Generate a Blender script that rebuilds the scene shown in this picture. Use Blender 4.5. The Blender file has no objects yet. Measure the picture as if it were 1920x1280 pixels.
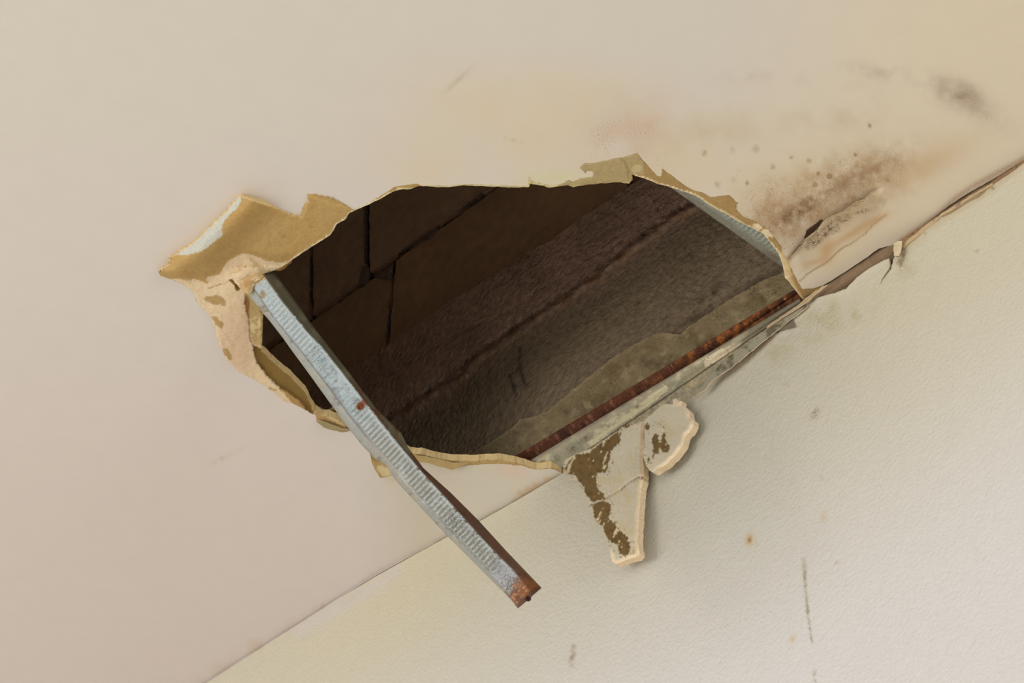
import bpy, math
import numpy as np
from mathutils import Vector
from mathutils.geometry import delaunay_2d_cdt

# ------------------------------------------------------------------ camera, world, light, exposure
S = bpy.context.scene
col = S.collection
FPX = 4000.0                       # focal length in pixels of a 1920 px wide frame (75 mm lens)
ELEV = math.radians(43.0)
CAM_Z = 1.5
H = CAM_Z + 2.6 * math.sin(ELEV)   # ceiling height

def _basis(a):
    hd = np.array([-math.sin(a), math.cos(a), 0.0])
    up0 = np.array([0, 0, 1.0])
    fwd = math.cos(ELEV) * hd + math.sin(ELEV) * up0
    right = np.array([math.cos(a), math.sin(a), 0.0])
    return fwd, right, np.cross(right, fwd)
def _ray(b, u, v):
    return b[0] * FPX + b[1] * (u - 960) + b[2] * (640 - v)
# heading found so that the wall / ceiling corner runs along world X
b0 = _basis(0.0)
p1 = _ray(b0, 387, 1280); p1 = p1 * (H - CAM_Z) / p1[2]
p2 = _ray(b0, 1920, 300); p2 = p2 * (H - CAM_Z) / p2[2]
d = p2 - p1
HEAD = -math.atan2(d[1], d[0])
B0 = _basis(HEAD)
r = _ray(B0, 387, 1280)
CAM = np.array([0.0, -r[1] * (H - CAM_Z) / r[2], CAM_Z])
FWD, RIGHT, UP = B0

cam_d = bpy.data.cameras.new('camera'); cam = bpy.data.objects.new('camera', cam_d); col.objects.link(cam)
from mathutils import Matrix
m = Matrix(((RIGHT[0], UP[0], -FWD[0]), (RIGHT[1], UP[1], -FWD[1]), (RIGHT[2], UP[2], -FWD[2]))).to_4x4()
m.translation = Vector(CAM)
cam.matrix_world = m
cam_d.sensor_width = 36; cam_d.lens = FPX / 1920 * 36; cam_d.clip_start = 0.05
S.camera = cam

W0 = bpy.data.worlds.new('world'); S.world = W0; W0.use_nodes = True
bg = W0.node_tree.nodes['Background']
bg.inputs[0].default_value = (0.97, 0.98, 1.0, 1); bg.inputs[1].default_value = 1.0

def area(name, loc, target, size, power, colr):
    l = bpy.data.lights.new(name, 'AREA'); l.shape = 'RECTANGLE'; l.size, l.size_y = size
    l.energy = power; l.color = colr
    o = bpy.data.objects.new(name, l); col.objects.link(o)
    o.location = loc
    o.rotation_euler = (Vector(target) - Vector(loc)).to_track_quat('-Z', 'Y').to_euler()
    return o
area('window_light_side', (4.2, -1.6, 1.5), (0.2, -0.2, 2.6), (1.6, 1.4), 46, (0.93, 0.97, 1.0))
area('fill_light_back', (-2.6, -4.6, 1.3), (-1.3, -0.3, 3.3), (2.4, 1.6), 60, (1.0, 0.97, 0.93))  # added soft fill from behind the camera, not a known window

S.view_settings.view_transform = 'Standard'
S.view_settings.look = 'None'
S.view_settings.gamma = 1.0
S.view_settings.exposure = 0.26
S.view_settings.use_curve_mapping = False

# ------------------------------------------------------------------ numeric helpers
def rays(uv):
    uv = np.asarray(uv, float)
    return FWD[None] * 1.0 + RIGHT[None] * ((uv[:, 0:1] - 960) / FPX) + UP[None] * ((640 - uv[:, 1:2]) / FPX)
def on_ceiling(uv, drop=0.0):
    r = rays(uv); t = (H - drop - CAM[2]) / r[:, 2]
    return CAM[None] + r * np.asarray(t).reshape(-1, 1)
def on_wall(uv, out=0.0):
    r = rays(uv); t = (-out - CAM[1]) / r[:, 1]
    return CAM[None] + r * np.asarray(t).reshape(-1, 1)
def at_depth(uv, z):
    return CAM[None] + rays(uv) * np.asarray(z).reshape(-1, 1)
def to_px(p):
    q = np.asarray(p) - CAM
    z = q @ FWD
    return np.stack([960 + FPX * (q @ RIGHT) / z, 640 - FPX * (q @ UP) / z], 1)
def wl(u):                                   # ideal wall / ceiling corner
    return 1280 - (1280 - 300) / (1920 - 387.0) * (np.asarray(u, float) - 387)
def sstep(a, b, x):
    t = np.clip((x - a) / (b - a), 0, 1); return t * t * (3 - 2 * t)

def _hash(ix, iy, seed):
    n = (ix.astype(np.int64) * 374761393 + iy.astype(np.int64) * 668265263 + seed * 974634777) & 0xffffffff
    n = ((n ^ (n >> 13)) * 1274126177) & 0xffffffff
    return ((n ^ (n >> 16)) & 0xffff) / 65535.0
def vnoise(x, y, seed=0):
    ix, iy = np.floor(x), np.floor(y); fx, fy = x - ix, y - iy
    fx = fx * fx * (3 - 2 * fx); fy = fy * fy * (3 - 2 * fy)
    ix = ix.astype(np.int64); iy = iy.astype(np.int64)
    a = _hash(ix, iy, seed); b = _hash(ix + 1, iy, seed); c = _hash(ix, iy + 1, seed); d_ = _hash(ix + 1, iy + 1, seed)
    return (a + (b - a) * fx) * (1 - fy) + (c + (d_ - c) * fx) * fy
def fbm(uv, scale, seed=0, octs=4):
    x, y = uv[:, 0] / scale, uv[:, 1] / scale
    s = np.zeros(len(uv)); amp = 1; tot = 0
    for k in range(octs):
        s += amp * (vnoise(x, y, seed + k * 17) - .5); tot += amp; amp *= .55; x = x * 2.03 + 5.1; y = y * 2.03 + 1.7
    return s / tot * 2                       # about -1..1

def inside(pts, poly):
    pts = np.asarray(pts); poly = np.asarray(poly, float)
    res = np.zeros(len(pts), bool)
    lo, hi = poly.min(0), poly.max(0)
    idx = np.nonzero((pts[:, 0] >= lo[0]) & (pts[:, 0] <= hi[0]) & (pts[:, 1] >= lo[1]) & (pts[:, 1] <= hi[1]))[0]
    if len(idx) == 0: return res
    x, y = pts[idx, 0], pts[idx, 1]; c = np.zeros(len(idx), bool)
    x0, y0 = poly[-1]
    for x1, y1 in poly:
        if y0 != y1:
            hit = (y0 > y) != (y1 > y)
            c ^= hit & (x < (x1 - x0) * (y - y0) / (y1 - y0) + x0)
        x0, y0 = x1, y1
    res[idx] = c
    return res
def dist_line(pts, line, maxd=1e9):
    """distance to an open polyline"""
    pts = np.asarray(pts, float); line = np.asarray(line, float)
    best = np.full(len(pts), 1e9)
    lo, hi = line.min(0) - maxd, line.max(0) + maxd
    idx = np.nonzero((pts[:, 0] >= lo[0]) & (pts[:, 0] <= hi[0]) & (pts[:, 1] >= lo[1]) & (pts[:, 1] <= hi[1]))[0]
    if len(idx) == 0: return best
    q = pts[idx]; bb = np.full(len(idx), 1e9)
    for a, b in zip(line[:-1], line[1:]):
        ab = b - a; L = max(ab @ ab, 1e-9)
        t = np.clip(((q - a) @ ab) / L, 0, 1)
        e = q - a - t[:, None] * ab
        bb = np.minimum(bb, e[:, 0] ** 2 + e[:, 1] ** 2)
    best[idx] = np.sqrt(bb)
    return best
def dens(poly, step, jit=0.0, seed=1, closed=True, keep=None):
    """resample a polyline and roughen it"""
    P = np.asarray(poly, float); out = []
    n = len(P) if closed else len(P) - 1
    for i in range(n):
        a, b = P[i], P[(i + 1) % len(P)]
        k = max(1, int(math.ceil(np.linalg.norm(b - a) / step)))
        if keep is not None and not keep(a, b): k = max(1, int(math.ceil(np.linalg.norm(b - a) / 60)))
        for j in range(k): out.append(a + (b - a) * j / k)
    if not closed: out.append(P[-1])
    O = np.array(out)
    if jit:
        O = O + jit * np.stack([fbm(O, 9, seed, 3), fbm(O, 9, seed + 50, 3)], 1) * 1.3
    return O
def blob(uv, cx, cy, rx, ry, ang=0, pw=1.0):
    a = math.radians(ang); x = uv[:, 0] - cx; y = uv[:, 1] - cy
    X = (x * math.cos(a) + y * math.sin(a)) / rx; Y = (-x * math.sin(a) + y * math.cos(a)) / ry
    return np.exp(-((X * X + Y * Y) ** pw))
def lin(c):
    c = np.asarray(c, float) / 255.0
    return np.where(c <= .04045, c / 12.92, ((c + .055) / 1.055) ** 2.4)
def mixc(base, c, f):
    f = np.clip(np.asarray(f, float), 0, 1).reshape(-1, 1)
    return base * (1 - f) + lin(c)[None] * f
def flat(n, c): return np.repeat(lin(c)[None], n, 0)

# ------------------------------------------------------------------ materials
def attr_mat(name, rough=.85, metal=0.0, nscale=120, namt=.06, bscale=200, bstr=.15, bdist=.002,
             spk_scale=420, spk_col=(60, 34, 28), spk2_scale=900, detail=6, spec=.3):
    mt = bpy.data.materials.new(name); mt.use_nodes = True
    nt = mt.node_tree; N = nt.nodes; L = nt.links
    bs = N['Principled BSDF']; bs.inputs['Roughness'].default_value = rough; bs.inputs['Metallic'].default_value = metal
    bs.inputs['Specular IOR Level'].default_value = spec
    geo = N.new('ShaderNodeNewGeometry')
    at = N.new('ShaderNodeAttribute'); at.attribute_name = 'Col'
    n1 = N.new('ShaderNodeTexNoise'); n1.inputs['Scale'].default_value = nscale; n1.inputs['Detail'].default_value = detail
    L.new(geo.outputs['Position'], n1.inputs['Vector'])
    mr = N.new('ShaderNodeMapRange'); mr.inputs[1].default_value = .25; mr.inputs[2].default_value = .75
    mr.inputs[3].default_value = 1 - namt; mr.inputs[4].default_value = 1 + namt
    L.new(n1.outputs[0], mr.inputs[0])
    mul = N.new('ShaderNodeMix'); mul.data_type = 'RGBA'; mul.blend_type = 'MULTIPLY'; mul.inputs[0].default_value = 1
    L.new(at.outputs['Color'], mul.inputs[6]); L.new(mr.outputs[0], mul.inputs[7])
    # speckles (mould, dirt) where the mask 'Spk' allows them
    sp = N.new('ShaderNodeAttribute'); sp.attribute_name = 'Spk'
    n2 = N.new('ShaderNodeTexNoise'); n2.inputs['Scale'].default_value = spk_scale; n2.inputs['Detail'].default_value = 5; n2.inputs['Roughness'].default_value = .65
    L.new(geo.outputs['Position'], n2.inputs['Vector'])
    ad = N.new('ShaderNodeMath'); ad.operation = 'MULTIPLY_ADD'; ad.inputs[1].default_value = .5
    L.new(sp.outputs['Fac'], ad.inputs[0]); L.new(n2.outputs[0], ad.inputs[2])
    m2 = N.new('ShaderNodeMapRange'); m2.inputs[1].default_value = .68; m2.inputs[2].default_value = .92
    L.new(ad.outputs[0], m2.inputs[0])
    m3 = N.new('ShaderNodeMath'); m3.operation = 'MULTIPLY'
    mm = N.new('ShaderNodeMapRange'); mm.inputs[1].default_value = 0.0; mm.inputs[2].default_value = .12
    L.new(sp.outputs['Fac'], mm.inputs[0]); L.new(m2.outputs[0], m3.inputs[0]); L.new(mm.outputs[0], m3.inputs[1])
    mx = N.new('ShaderNodeMix'); mx.data_type = 'RGBA'
    L.new(m3.outputs[0], mx.inputs[0]); L.new(mul.outputs[2], mx.inputs[6]); mx.inputs[7].default_value = (*lin(spk_col), 1)
    L.new(mx.outputs[2], bs.inputs['Base Color'])
    n3 = N.new('ShaderNodeTexNoise'); n3.inputs['Scale'].default_value = bscale; n3.inputs['Detail'].default_value = 3
    L.new(geo.outputs['Position'], n3.inputs['Vector'])
    bp = N.new('ShaderNodeBump'); bp.inputs['Strength'].default_value = bstr; bp.inputs['Distance'].default_value = bdist
    L.new(n3.outputs[0], bp.inputs['Height']); L.new(bp.outputs[0], bs.inputs['Normal'])
    if metal: L.new(mr.outputs[0], bs.inputs['Roughness']) if False else None
    return mt
M_ceil = attr_mat('ceiling_paint', .8, 0, 30, .012, 60, .05, .002, 560, (84, 52, 38))
M_wall = attr_mat('wall_paint', .55, 0, 60, .015, 210, .62, .0022, 420, (92, 70, 25))
M_board = attr_mat('plasterboard', .9, 0, 260, .07, 260, .35, .0015, 600, (105, 70, 35))
M_conc = attr_mat('concrete', .95, 0, 90, .28, 140, .9, .005, 300, (34, 28, 22), detail=8)
M_block = attr_mat('block', .95, 0, 50, .12, 160, .4, .003, 200, (16, 12, 10))
M_plast = attr_mat('old_plaster', .95, 0, 110, .16, 260, .6, .003, 330, (50, 38, 22), detail=8)
M_galv = attr_mat('galvanised_steel', .45, .3, 420, .10, 500, .06, .0006, 620, (66, 66, 62), detail=4, spec=.5)
M_smear = attr_mat('smeared_steel', .75, .1, 200, .10, 300, .3, .0012, 420, (84, 70, 44), detail=5)
M_rust = attr_mat('rusted_steel', .85, .05, 480, .5, 420, .9, .002, 500, (30, 16, 12), detail=6)
M_paper = attr_mat('torn_paper', .85, 0, 300, .08, 200, .3, .001, 500, (105, 75, 40))

# ------------------------------------------------------------------ mesh builders
def mesh_obj(name, V, F, mat, parent=None, Col=None, Spk=None, smooth=True, recenter=False):
    V = np.asarray(V, float)
    org = np.zeros(3)
    if recenter:
        org = V.mean(0)
    me = bpy.data.meshes.new(name)
    me.from_pydata((V - org).tolist(), [], [tuple(int(i) for i in f) for f in F])
    n = len(V)
    if Col is None: Col = flat(n, (200, 190, 170))
    a = me.color_attributes.new('Col', 'FLOAT_COLOR', 'POINT')
    cc = np.ones((n, 4)); cc[:, :3] = np.clip(Col, 0, 1); a.data.foreach_set('color', cc.ravel())
    s = me.attributes.new('Spk', 'FLOAT', 'POINT')
    s.data.foreach_set('value', (np.zeros(n) if Spk is None else np.clip(Spk, 0, 1.2)).astype(np.float32))
    if smooth: me.polygons.foreach_set('use_smooth', [True] * len(me.polygons))
    me.materials.append(mat); me.update()
    o = bpy.data.objects.new(name, me); col.objects.link(o)
    o.location = org
    if parent is not None:
        o.parent = parent
        o.matrix_parent_inverse = Matrix.Translation(-Vector(parent.location)) if parent.type != 'EMPTY' else Matrix.Translation(-Vector(parent.location))
    return o

def tri(outline, grids, holes=(), extra=()):
    """constrained triangulation of a pixel polygon. grids: [(spacing, polygon or None, min distance)]"""
    V = [np.asarray(outline, float)]; E = []; n = len(outline)
    E += [(i, (i + 1) % n) for i in range(n)]
    base = n
    for h in list(holes):
        h = np.asarray(h, float); V.append(h); k = len(h)
        E += [(base + i, base + (i + 1) % k) for i in range(k)]; base += k
    for h in list(extra):
        h = np.asarray(h, float); V.append(h); k = len(h)
        E += [(base + i, base + i + 1) for i in range(k - 1)]; base += k
    used = []
    for sp, reg in grids:
        lo, hi = (np.asarray(reg).min(0), np.asarray(reg).max(0))
        xs = np.arange(lo[0], hi[0], sp); ys = np.arange(lo[1], hi[1], sp * .9)
        X, Y = np.meshgrid(xs, ys); X = X + (np.arange(len(ys)) % 2)[:, None] * sp * .5
        g = np.stack([X.ravel(), Y.ravel()], 1)
        g = g + (np.stack([vnoise(g[:, 0] * 7.3, g[:, 1] * 5.1, 3), vnoise(g[:, 0] * 3.3, g[:, 1] * 9.1, 9)], 1) - .5) * sp * .35
        g = g[inside(g, reg)]
        g = g[inside(g, outline)]
        for h in holes: g = g[~inside(g, h)]
        for u in used: g = g[~inside(g, u)]
        if len(g):
            ol = np.vstack([outline, outline[:1]])
            dd = dist_line(g, ol)
            for h in holes: dd = np.minimum(dd, dist_line(g, np.vstack([h, h[:1]])))
            g = g[dd > sp * .42]
        used.append(reg)
        V.append(g)
    V = np.vstack(V)
    r = delaunay_2d_cdt([Vector(p) for p in V], E, [], 0, 1e-5)
    P = np.array([tuple(p) for p in r[0]]); F = np.array(r[2])
    c = P[F].mean(1)
    ok = inside(c, outline)
    for h in holes: ok &= ~inside(c, h)
    F = F[ok]
    used_v = np.unique(F); mp = -np.ones(len(P), int); mp[used_v] = np.arange(len(used_v))
    return P[used_v], mp[F]

def orient(V, F, toward):
    """flip triangles so that they face the point 'toward'"""
    a, b, c = V[F[:, 0]], V[F[:, 1]], V[F[:, 2]]
    n = np.cross(b - a, c - a)
    s = (n * (np.asarray(toward)[None] - a)).sum(1)
    if np.median(np.sign(s)) < 0: F = F[:, ::-1]
    return F
def thicken(V, F, off, Col, core, Spk, inset=None):
    """give a sheet a back at V+off with side walls; returns V,F,Col,Spk"""
    e = {}
    for f in F:
        for i in range(3):
            k = (int(f[i]), int(f[(i + 1) % 3])); e[k] = e.get(k, 0) + 1
    bd = [k for k in e if (k[1], k[0]) not in e]
    n = len(V)
    off = np.asarray(off, float)
    V2 = V + (off if off.ndim == 2 else off[None])
    bv = sorted({i for k in bd for i in k}); mp = {v: j for j, v in enumerate(bv)}
    # separate rim vertices, so the cut edge stays crisp and has the colour of the core
    rim1 = V[bv]; rim2 = V2[bv]
    VV = np.vstack([V, V2, rim1, rim2]); o1 = 2 * n; o2 = 2 * n + len(bv)
    FF = [tuple(f) for f in F] + [tuple(int(i) + n for i in f[::-1]) for f in F]
    for a, b in bd: FF.append((o1 + mp[b], o1 + mp[a], o2 + mp[a], o2 + mp[b]))
    cr = np.repeat(lin(core)[None], len(bv), 0)
    cc = np.vstack([Col, flat(n, core), cr, cr])
    sk = np.concatenate([Spk, np.zeros(n), np.full(len(bv), .25), np.full(len(bv), .25)])
    return VV, FF, cc, sk

def ramp_h(u):                      # sag of the ceiling edge along the wall (metres) from the bowed corner line
    us = [0, 640, 708, 832, 898, 960, 1054, 1200, 1500, 4000]
    ds = [0, 0, 2, 13, 23, 28, 33, 20, 0, 0]
    return np.interp(u, us, ds)
def sag(uv):
    u = uv[:, 0]; off = ramp_h(u)
    foot = np.stack([u, wl(u) + off], 1)
    z = on_wall(foot)[:, 2]
    edge = H - z
    dist = np.maximum(0, (wl(u) + off - uv[:, 1]))
    return edge * np.exp(-(dist / 120.0) ** 1.2)

def box(name, lo, hi, mat, parent, c):
    x0, y0, z0 = lo; x1, y1, z1 = hi
    V = [(x0, y0, z0), (x1, y0, z0), (x1, y1, z0), (x0, y1, z0), (x0, y0, z1), (x1, y0, z1), (x1, y1, z1), (x0, y1, z1)]
    F = [(0, 3, 2, 1), (4, 5, 6, 7), (0, 1, 5, 4), (1, 2, 6, 5), (2, 3, 7, 6), (3, 0, 4, 7)]
    return mesh_obj(name, V, F, mat, parent, flat(8, c), smooth=False)
def tag(o, label=None, cat=None, group=None, kind=None):
    if label: o['label'] = label
    if cat: o['category'] = cat
    if group: o['group'] = group
    if kind: o['kind'] = kind
    return o

# ------------------------------------------------------------------ outlines read from the photograph (pixels)
EDGE_L = [(-700, float(wl(-700))), (300, float(wl(300))), (640, float(wl(640)))] + [(u, float(wl(u) + ramp_h(u))) for u in (680, 708, 740, 770, 800, 832, 865, 898, 930, 960, 1000, 1030)] + [(1054, 887)]
BOARD = [(1054, 887), (1050, 884), (1034, 876), (1005, 879), (989, 873), (963, 866), (935, 861), (904, 863), (873, 864), (837, 862), (809, 856), (790, 850), (769, 850),
  (740, 830), (700, 815), (670, 810), (652, 800), (630, 785), (615, 779), (602, 779), (587, 766), (582, 757), (572, 735), (545, 707), (515, 682), (495, 662), (490, 658), (491, 635), (492, 590),
  (484, 562), (482, 540), (488, 525), (498, 512), (511, 508), (530, 500), (545, 489), (557, 481), (580, 465), (602, 452), (620, 440), (632, 420), (647, 412), (655, 400), (670, 392), (690, 384), (715, 372), (737, 359),
  (747, 356), (770, 354), (784, 349), (815, 350), (840, 351), (870, 347), (897, 349), (927, 350), (960, 351), (992, 351), (994, 344), (1022, 349), (1030, 352), (1065, 347), (1075, 351), (1105, 345), (1115, 345),
  (1155, 342), (1180, 344), (1186, 337), (1185, 327), (1195, 331), (1210, 335), (1235, 345), (1250, 349), (1277, 357), (1305, 367), (1335, 387), (1360, 400), (1385, 415), (1410, 427), (1430, 437), (1445, 455),
  (1460, 475), (1467, 497), (1472, 520), (1485, 535), (1504, 560)]
EDGE_R = [(1524, 547), (1543, 535), (1557, 527), (1579, 513), (1599, 500), (1626, 482), (1647, 466), (1666, 461), (1676, 461), (1687, 453), (1710, 438), (1732, 421), (1761, 400), (1780, 385), (1812, 364), (1865, 334), (1897, 314), (1920, 300.5),
  (2100, float(wl(2100))), (2600, float(wl(2600)))]
PAINT = [(1054, 887), (1034, 878), (1005, 881), (972, 872), (935, 869), (904, 870), (876, 872), (848, 879), (820, 872), (795, 866), (783, 865), (750, 868), (735, 892), (713, 896), (704, 881), (697, 866), (690, 833),
  (677, 815), (660, 806), (650, 809), (630, 804), (617, 805), (594, 790), (592, 777), (584, 775), (570, 767), (550, 757), (532, 752), (512, 734), (492, 720), (467, 707), (445, 695), (440, 687), (425, 674), (416, 652), (407, 632),
  (404, 612), (396, 595), (380, 577), (367, 562), (366, 552), (350, 537), (325, 525), (302, 517), (297, 510), (305, 502), (321, 495), (315, 490), (319, 481), (332, 475), (360, 457), (387, 432), (420, 400), (440, 377), (450, 364),
  (470, 370), (495, 377), (522, 392), (545, 401), (564, 405), (567, 394), (570, 385), (580, 376), (576, 364), (592, 364), (617, 369), (642, 380), (662, 393), (672, 390), (692, 380), (717, 365), (737, 352), (747, 349), (780, 344), (787, 347),
  (815, 347), (840, 348), (870, 344), (897, 346), (927, 347), (960, 348), (990, 347), (992, 331), (996, 338), (1012, 343), (1035, 347), (1055, 344), (1066, 337), (1074, 340), (1088, 335), (1112, 330), (1111, 322), (1100, 320), (1098, 326), (1088, 314), (1095, 306), (1115, 305),
  (1145, 299), (1170, 294), (1195, 286), (1210, 305), (1222, 320), (1232, 330), (1240, 330), (1242, 316), (1257, 327), (1277, 342), (1295, 355), (1320, 362), (1332, 370), (1347, 367), (1367, 366), (1380, 377), (1381, 392), (1392, 405),
  (1417, 415), (1440, 430), (1452, 445), (1465, 462), (1467, 475), (1477, 487), (1482, 500), (1490, 517), (1497, 530), (1505, 542), (1524, 541)]

FAR = [(2600, -560), (-700, -560)]
keepfine = lambda a, b: (min(a[0], b[0]) > -50 and max(a[0], b[0]) < 1960)
ceil_out = np.vstack([dens(EDGE_L[:-1], 9, 0, closed=False, keep=keepfine), dens(PAINT, 2.6, 1.0, 5, closed=False), dens(EDGE_R[1:], 4, .5, 7, closed=False, keep=keepfine), dens(FAR, 80, closed=False)])

# ------------------------------------------------------------------ ceiling colour: paint, damp, mould
def ceiling_colour(uv):
    u, v = uv[:, 0], uv[:, 1]
    n = len(uv)
    C = flat(n, (206, 194, 177))
    C = mixc(C, (207, 198, 176), sstep(-200, 500, 500 - v) * .5)
    C = mixc(C, (214, 198, 166), sstep(1200, 1750, u + .3 * (v - 300)) * .9)
    C = mixc(C, (203, 186, 168), sstep(500, 1000, v) * .6 * sstep(900, 300, u))
    C = mixc(C, (192, 180, 154), sstep(720, 900, v) * sstep(650, 800, u) * .9)
    w = fbm(uv, 90, 4, 5)
    wet = blob(uv, 930, 240, 210, 115, 5, 1.3) + .6 * blob(uv, 780, 320, 90, 60) + .5 * blob(uv, 1080, 170, 180, 60) + .9 * blob(uv, 1300, 330, 220, 90, 8, 1.2) + .7 * blob(uv, 1460, 330, 250, 120, 0, 1.4)
    C = mixc(C, (210, 190, 150), np.clip(wet * (.7 + .6 * w), 0, 1) * .62)
    C = mixc(C, (205, 196, 150), blob(uv, 1040, 333, 70, 14) * .8)
    C = mixc(C, (196, 158, 118), blob(uv, 1180, 250, 75, 62, -25) * np.clip(.55 + .7 * fbm(uv, 40, 8), 0, 1) * .6)
    C = mixc(C, (188, 162, 110), blob(uv, 1345, 245, 90, 40, -5) * np.clip(.5 + .9 * fbm(uv, 45, 12), 0, 1) * .5)
    C = mixc(C, (186, 160, 120), blob(uv, 1560, 225, 120, 22, -3) * np.clip(.4 + .9 * fbm(uv, 35, 13), 0, 1) * .4)
    rust = blob(uv, 1570, 360, 165, 62, -27, 1.3)
    C = mixc(C, (168, 132, 90), blob(uv, 1555, 368, 180, 66, -25, 1.5) * np.clip(.50 + .8 * fbm(uv, 30, 21, 5) + .35 * fbm(uv, 8, 121, 2), 0, 1) * .85)
    C = mixc(C, (178, 140, 106), blob(uv, 1430, 400, 70, 50, -30, 1.3) * np.clip(.4 + .8 * fbm(uv, 16, 122, 4), 0, 1) * .6)
    C = mixc(C, (146, 108, 72), blob(uv, 1610, 332, 95, 30, -24) * np.clip(.4 + 1.1 * fbm(uv, 20, 22, 5), 0, 1) * .75)
    C = mixc(C, (158, 122, 84), blob(uv, 1460, 425, 55, 60, -40) * np.clip(.5 + .8 * fbm(uv, 22, 23, 5), 0, 1) * .7)
    C = mixc(C, (112, 80, 58), blob(uv, 1505, 392, 66, 15, -33) * np.clip(.4 + 1.3 * fbm(uv, 10, 24, 5), 0, 1) * .95)
    C = mixc(C, (122, 84, 54), np.exp(-(dist_line(uv, [(1480, 484), (1492, 471), (1500, 463)], 14) / 5) ** 2) * .8)
    C = mixc(C, (136, 112, 88), blob(uv, 1516, 447, 18, 9, -32) * .6)
    C = mixc(C, (192, 160, 112), blob(uv, 1735, 310, 90, 26, -28) * .55)
    C = mixc(C, (176, 152, 118), blob(uv, 1560, 395, 60, 30, -20) * .3)
    C = mixc(C, (150, 128, 112), blob(uv, 1800, 178, 42, 28, 12, 1.3) * np.clip(.65 + .8 * fbm(uv, 20, 30, 5), 0, 1) * .8)
    C = mixc(C, (165, 145, 125), (blob(uv, 1845, 212, 50, 22, 30) + blob(uv, 1752, 158, 30, 22) + .8 * blob(uv, 1645, 135, 60, 14, 8) + .6 * blob(uv, 1400, 142, 40, 14)) * np.clip(.4 + 1.1 * fbm(uv, 24, 31, 5), 0, 1) * .6)
    C = mixc(C, (178, 158, 118), (blob(uv, 1560, 165, 90, 20, 10)) * np.clip(.2 + 1.0 * fbm(uv, 30, 32, 5), 0, 1) * .4)
    C = mixc(C, (212, 192, 150), blob(uv, 1570, 470, 80, 36, -32) * .6)
    C = mixc(C, (196, 150, 100), (blob(uv, 1600, 437, 60, 9, -28) + blob(uv, 1550, 472, 14, 22) + .7 * blob(uv, 1525, 492, 30, 8, -10) + .8 * blob(uv, 1643, 410, 26, 6, -25)) * .55)
    mk = .9 * blob(uv, 1561, 426, 13, 10, 0, 2) + .9 * blob(uv, 1540, 441, 15, 8, -35, 1.5) + .8 * blob(uv, 1526, 455, 18, 7, -32, 1.5) + .7 * blob(uv, 1584, 409, 15, 4, -12, 1.5) + .5 * blob(uv, 1618, 396, 14, 3, -14)
    C = mixc(C, (104, 66, 50), mk * sstep(.0, .35, fbm(uv, 5, 150, 2)) * .95)
    crack = [(1500, 527), (1512, 515), (1528, 504), (1543, 496), (1556, 487), (1570, 472), (1582, 463), (1594, 458), (1612, 445), (1622, 438), (1636, 422), (1652, 409), (1661, 403)]
    C = mixc(C, (160, 134, 96), np.exp(-(dist_line(uv, crack, 20) / 1.6) ** 2) * .75)
    C = mixc(C, (180, 165, 135), blob(uv, 857, 152, 32, 4, -42) * .6)
    C = mixc(C, (188, 166, 130), np.exp(-(dist_line(uv, [(944, 258), (960, 262), (975, 267)], 12) / 1.5) ** 2) * .6)
    for x, y, s, k in ((1416, 279, 5, .4), (1604, 289, 3.5, .7), (1555, 330, 4.5, .6), (1534, 325, 3, .5), (1374, 281, 4, .2), (1321, 287, 4, .35), (1449, 313, 4, .35), (1375, 337, 4, .25), (1400, 343, 3, .5), (1528, 346, 4.5, .45), (1665, 338, 3, .3), (1630, 234, 3, .8), (1345, 346, 4, .3), (1517, 301, 4, .35), (828, 374, 2, .7), (545, 838, 2, .7), (1484, 294, 3, .4), (295, 620, 1.6, .8), (452, 838, 2, .6), (610, 211, 2, .5), (739, 82, 2, .6)):
        dd = np.hypot(u - x, v - y)
        C = mixc(C, (140, 102, 60), (np.exp(-((dd - s * .75) / (s * .4)) ** 2) + .5 * np.exp(-(dd / s) ** 2)) * k)
    # cream stains by the corner, below the hole
    st = [(1054, 888), (1045, 892), (1022, 896), (1005, 905), (985, 916), (968, 927), (950, 945), (965, 940), (990, 925), (1020, 908), (1052, 892)]
    C = mixc(C, (190, 160, 118), inside(uv + np.stack([fbm(uv, 8, 2), fbm(uv, 8, 3)], 1) * 3, st) * .75)
    C = mixc(C, (200, 174, 146), blob(uv, 962, 880, 34, 18, 6, 2.0) * .6)
    C = mixc(C, (192, 170, 128), blob(uv, 735, 890, 22, 16, 35, 1.5) * .5)
    C = mixc(C, (184, 166, 140), blob(uv, 424, 855, 30, 3, -25) * .6)
    # torn strip along the wall corner on the right
    dr = dist_line(uv, [(1687, 453), (1732, 421), (1761, 400), (1790, 372), (1830, 345), (1920, 298)], 30)
    C = mixc(C, (176, 146, 116), np.exp(-(dr / 5.0) ** 2) * .75)
    dl = dist_line(uv, EDGE_L[1:], 20)
    C = mixc(C, (186, 158, 128), np.exp(-(dl / 1.8) ** 2) * np.clip(.35 + .8 * fbm(uv, 30, 44), 0, 1) * .7)
    w_ = sstep(.22, .5, C.mean(1))[:, None]
    return C * (np.array([1.02, 1.02, 1.0])[None] * (1 - w_) + np.array([1.10, 1.13, 1.27])[None] * w_)
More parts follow.
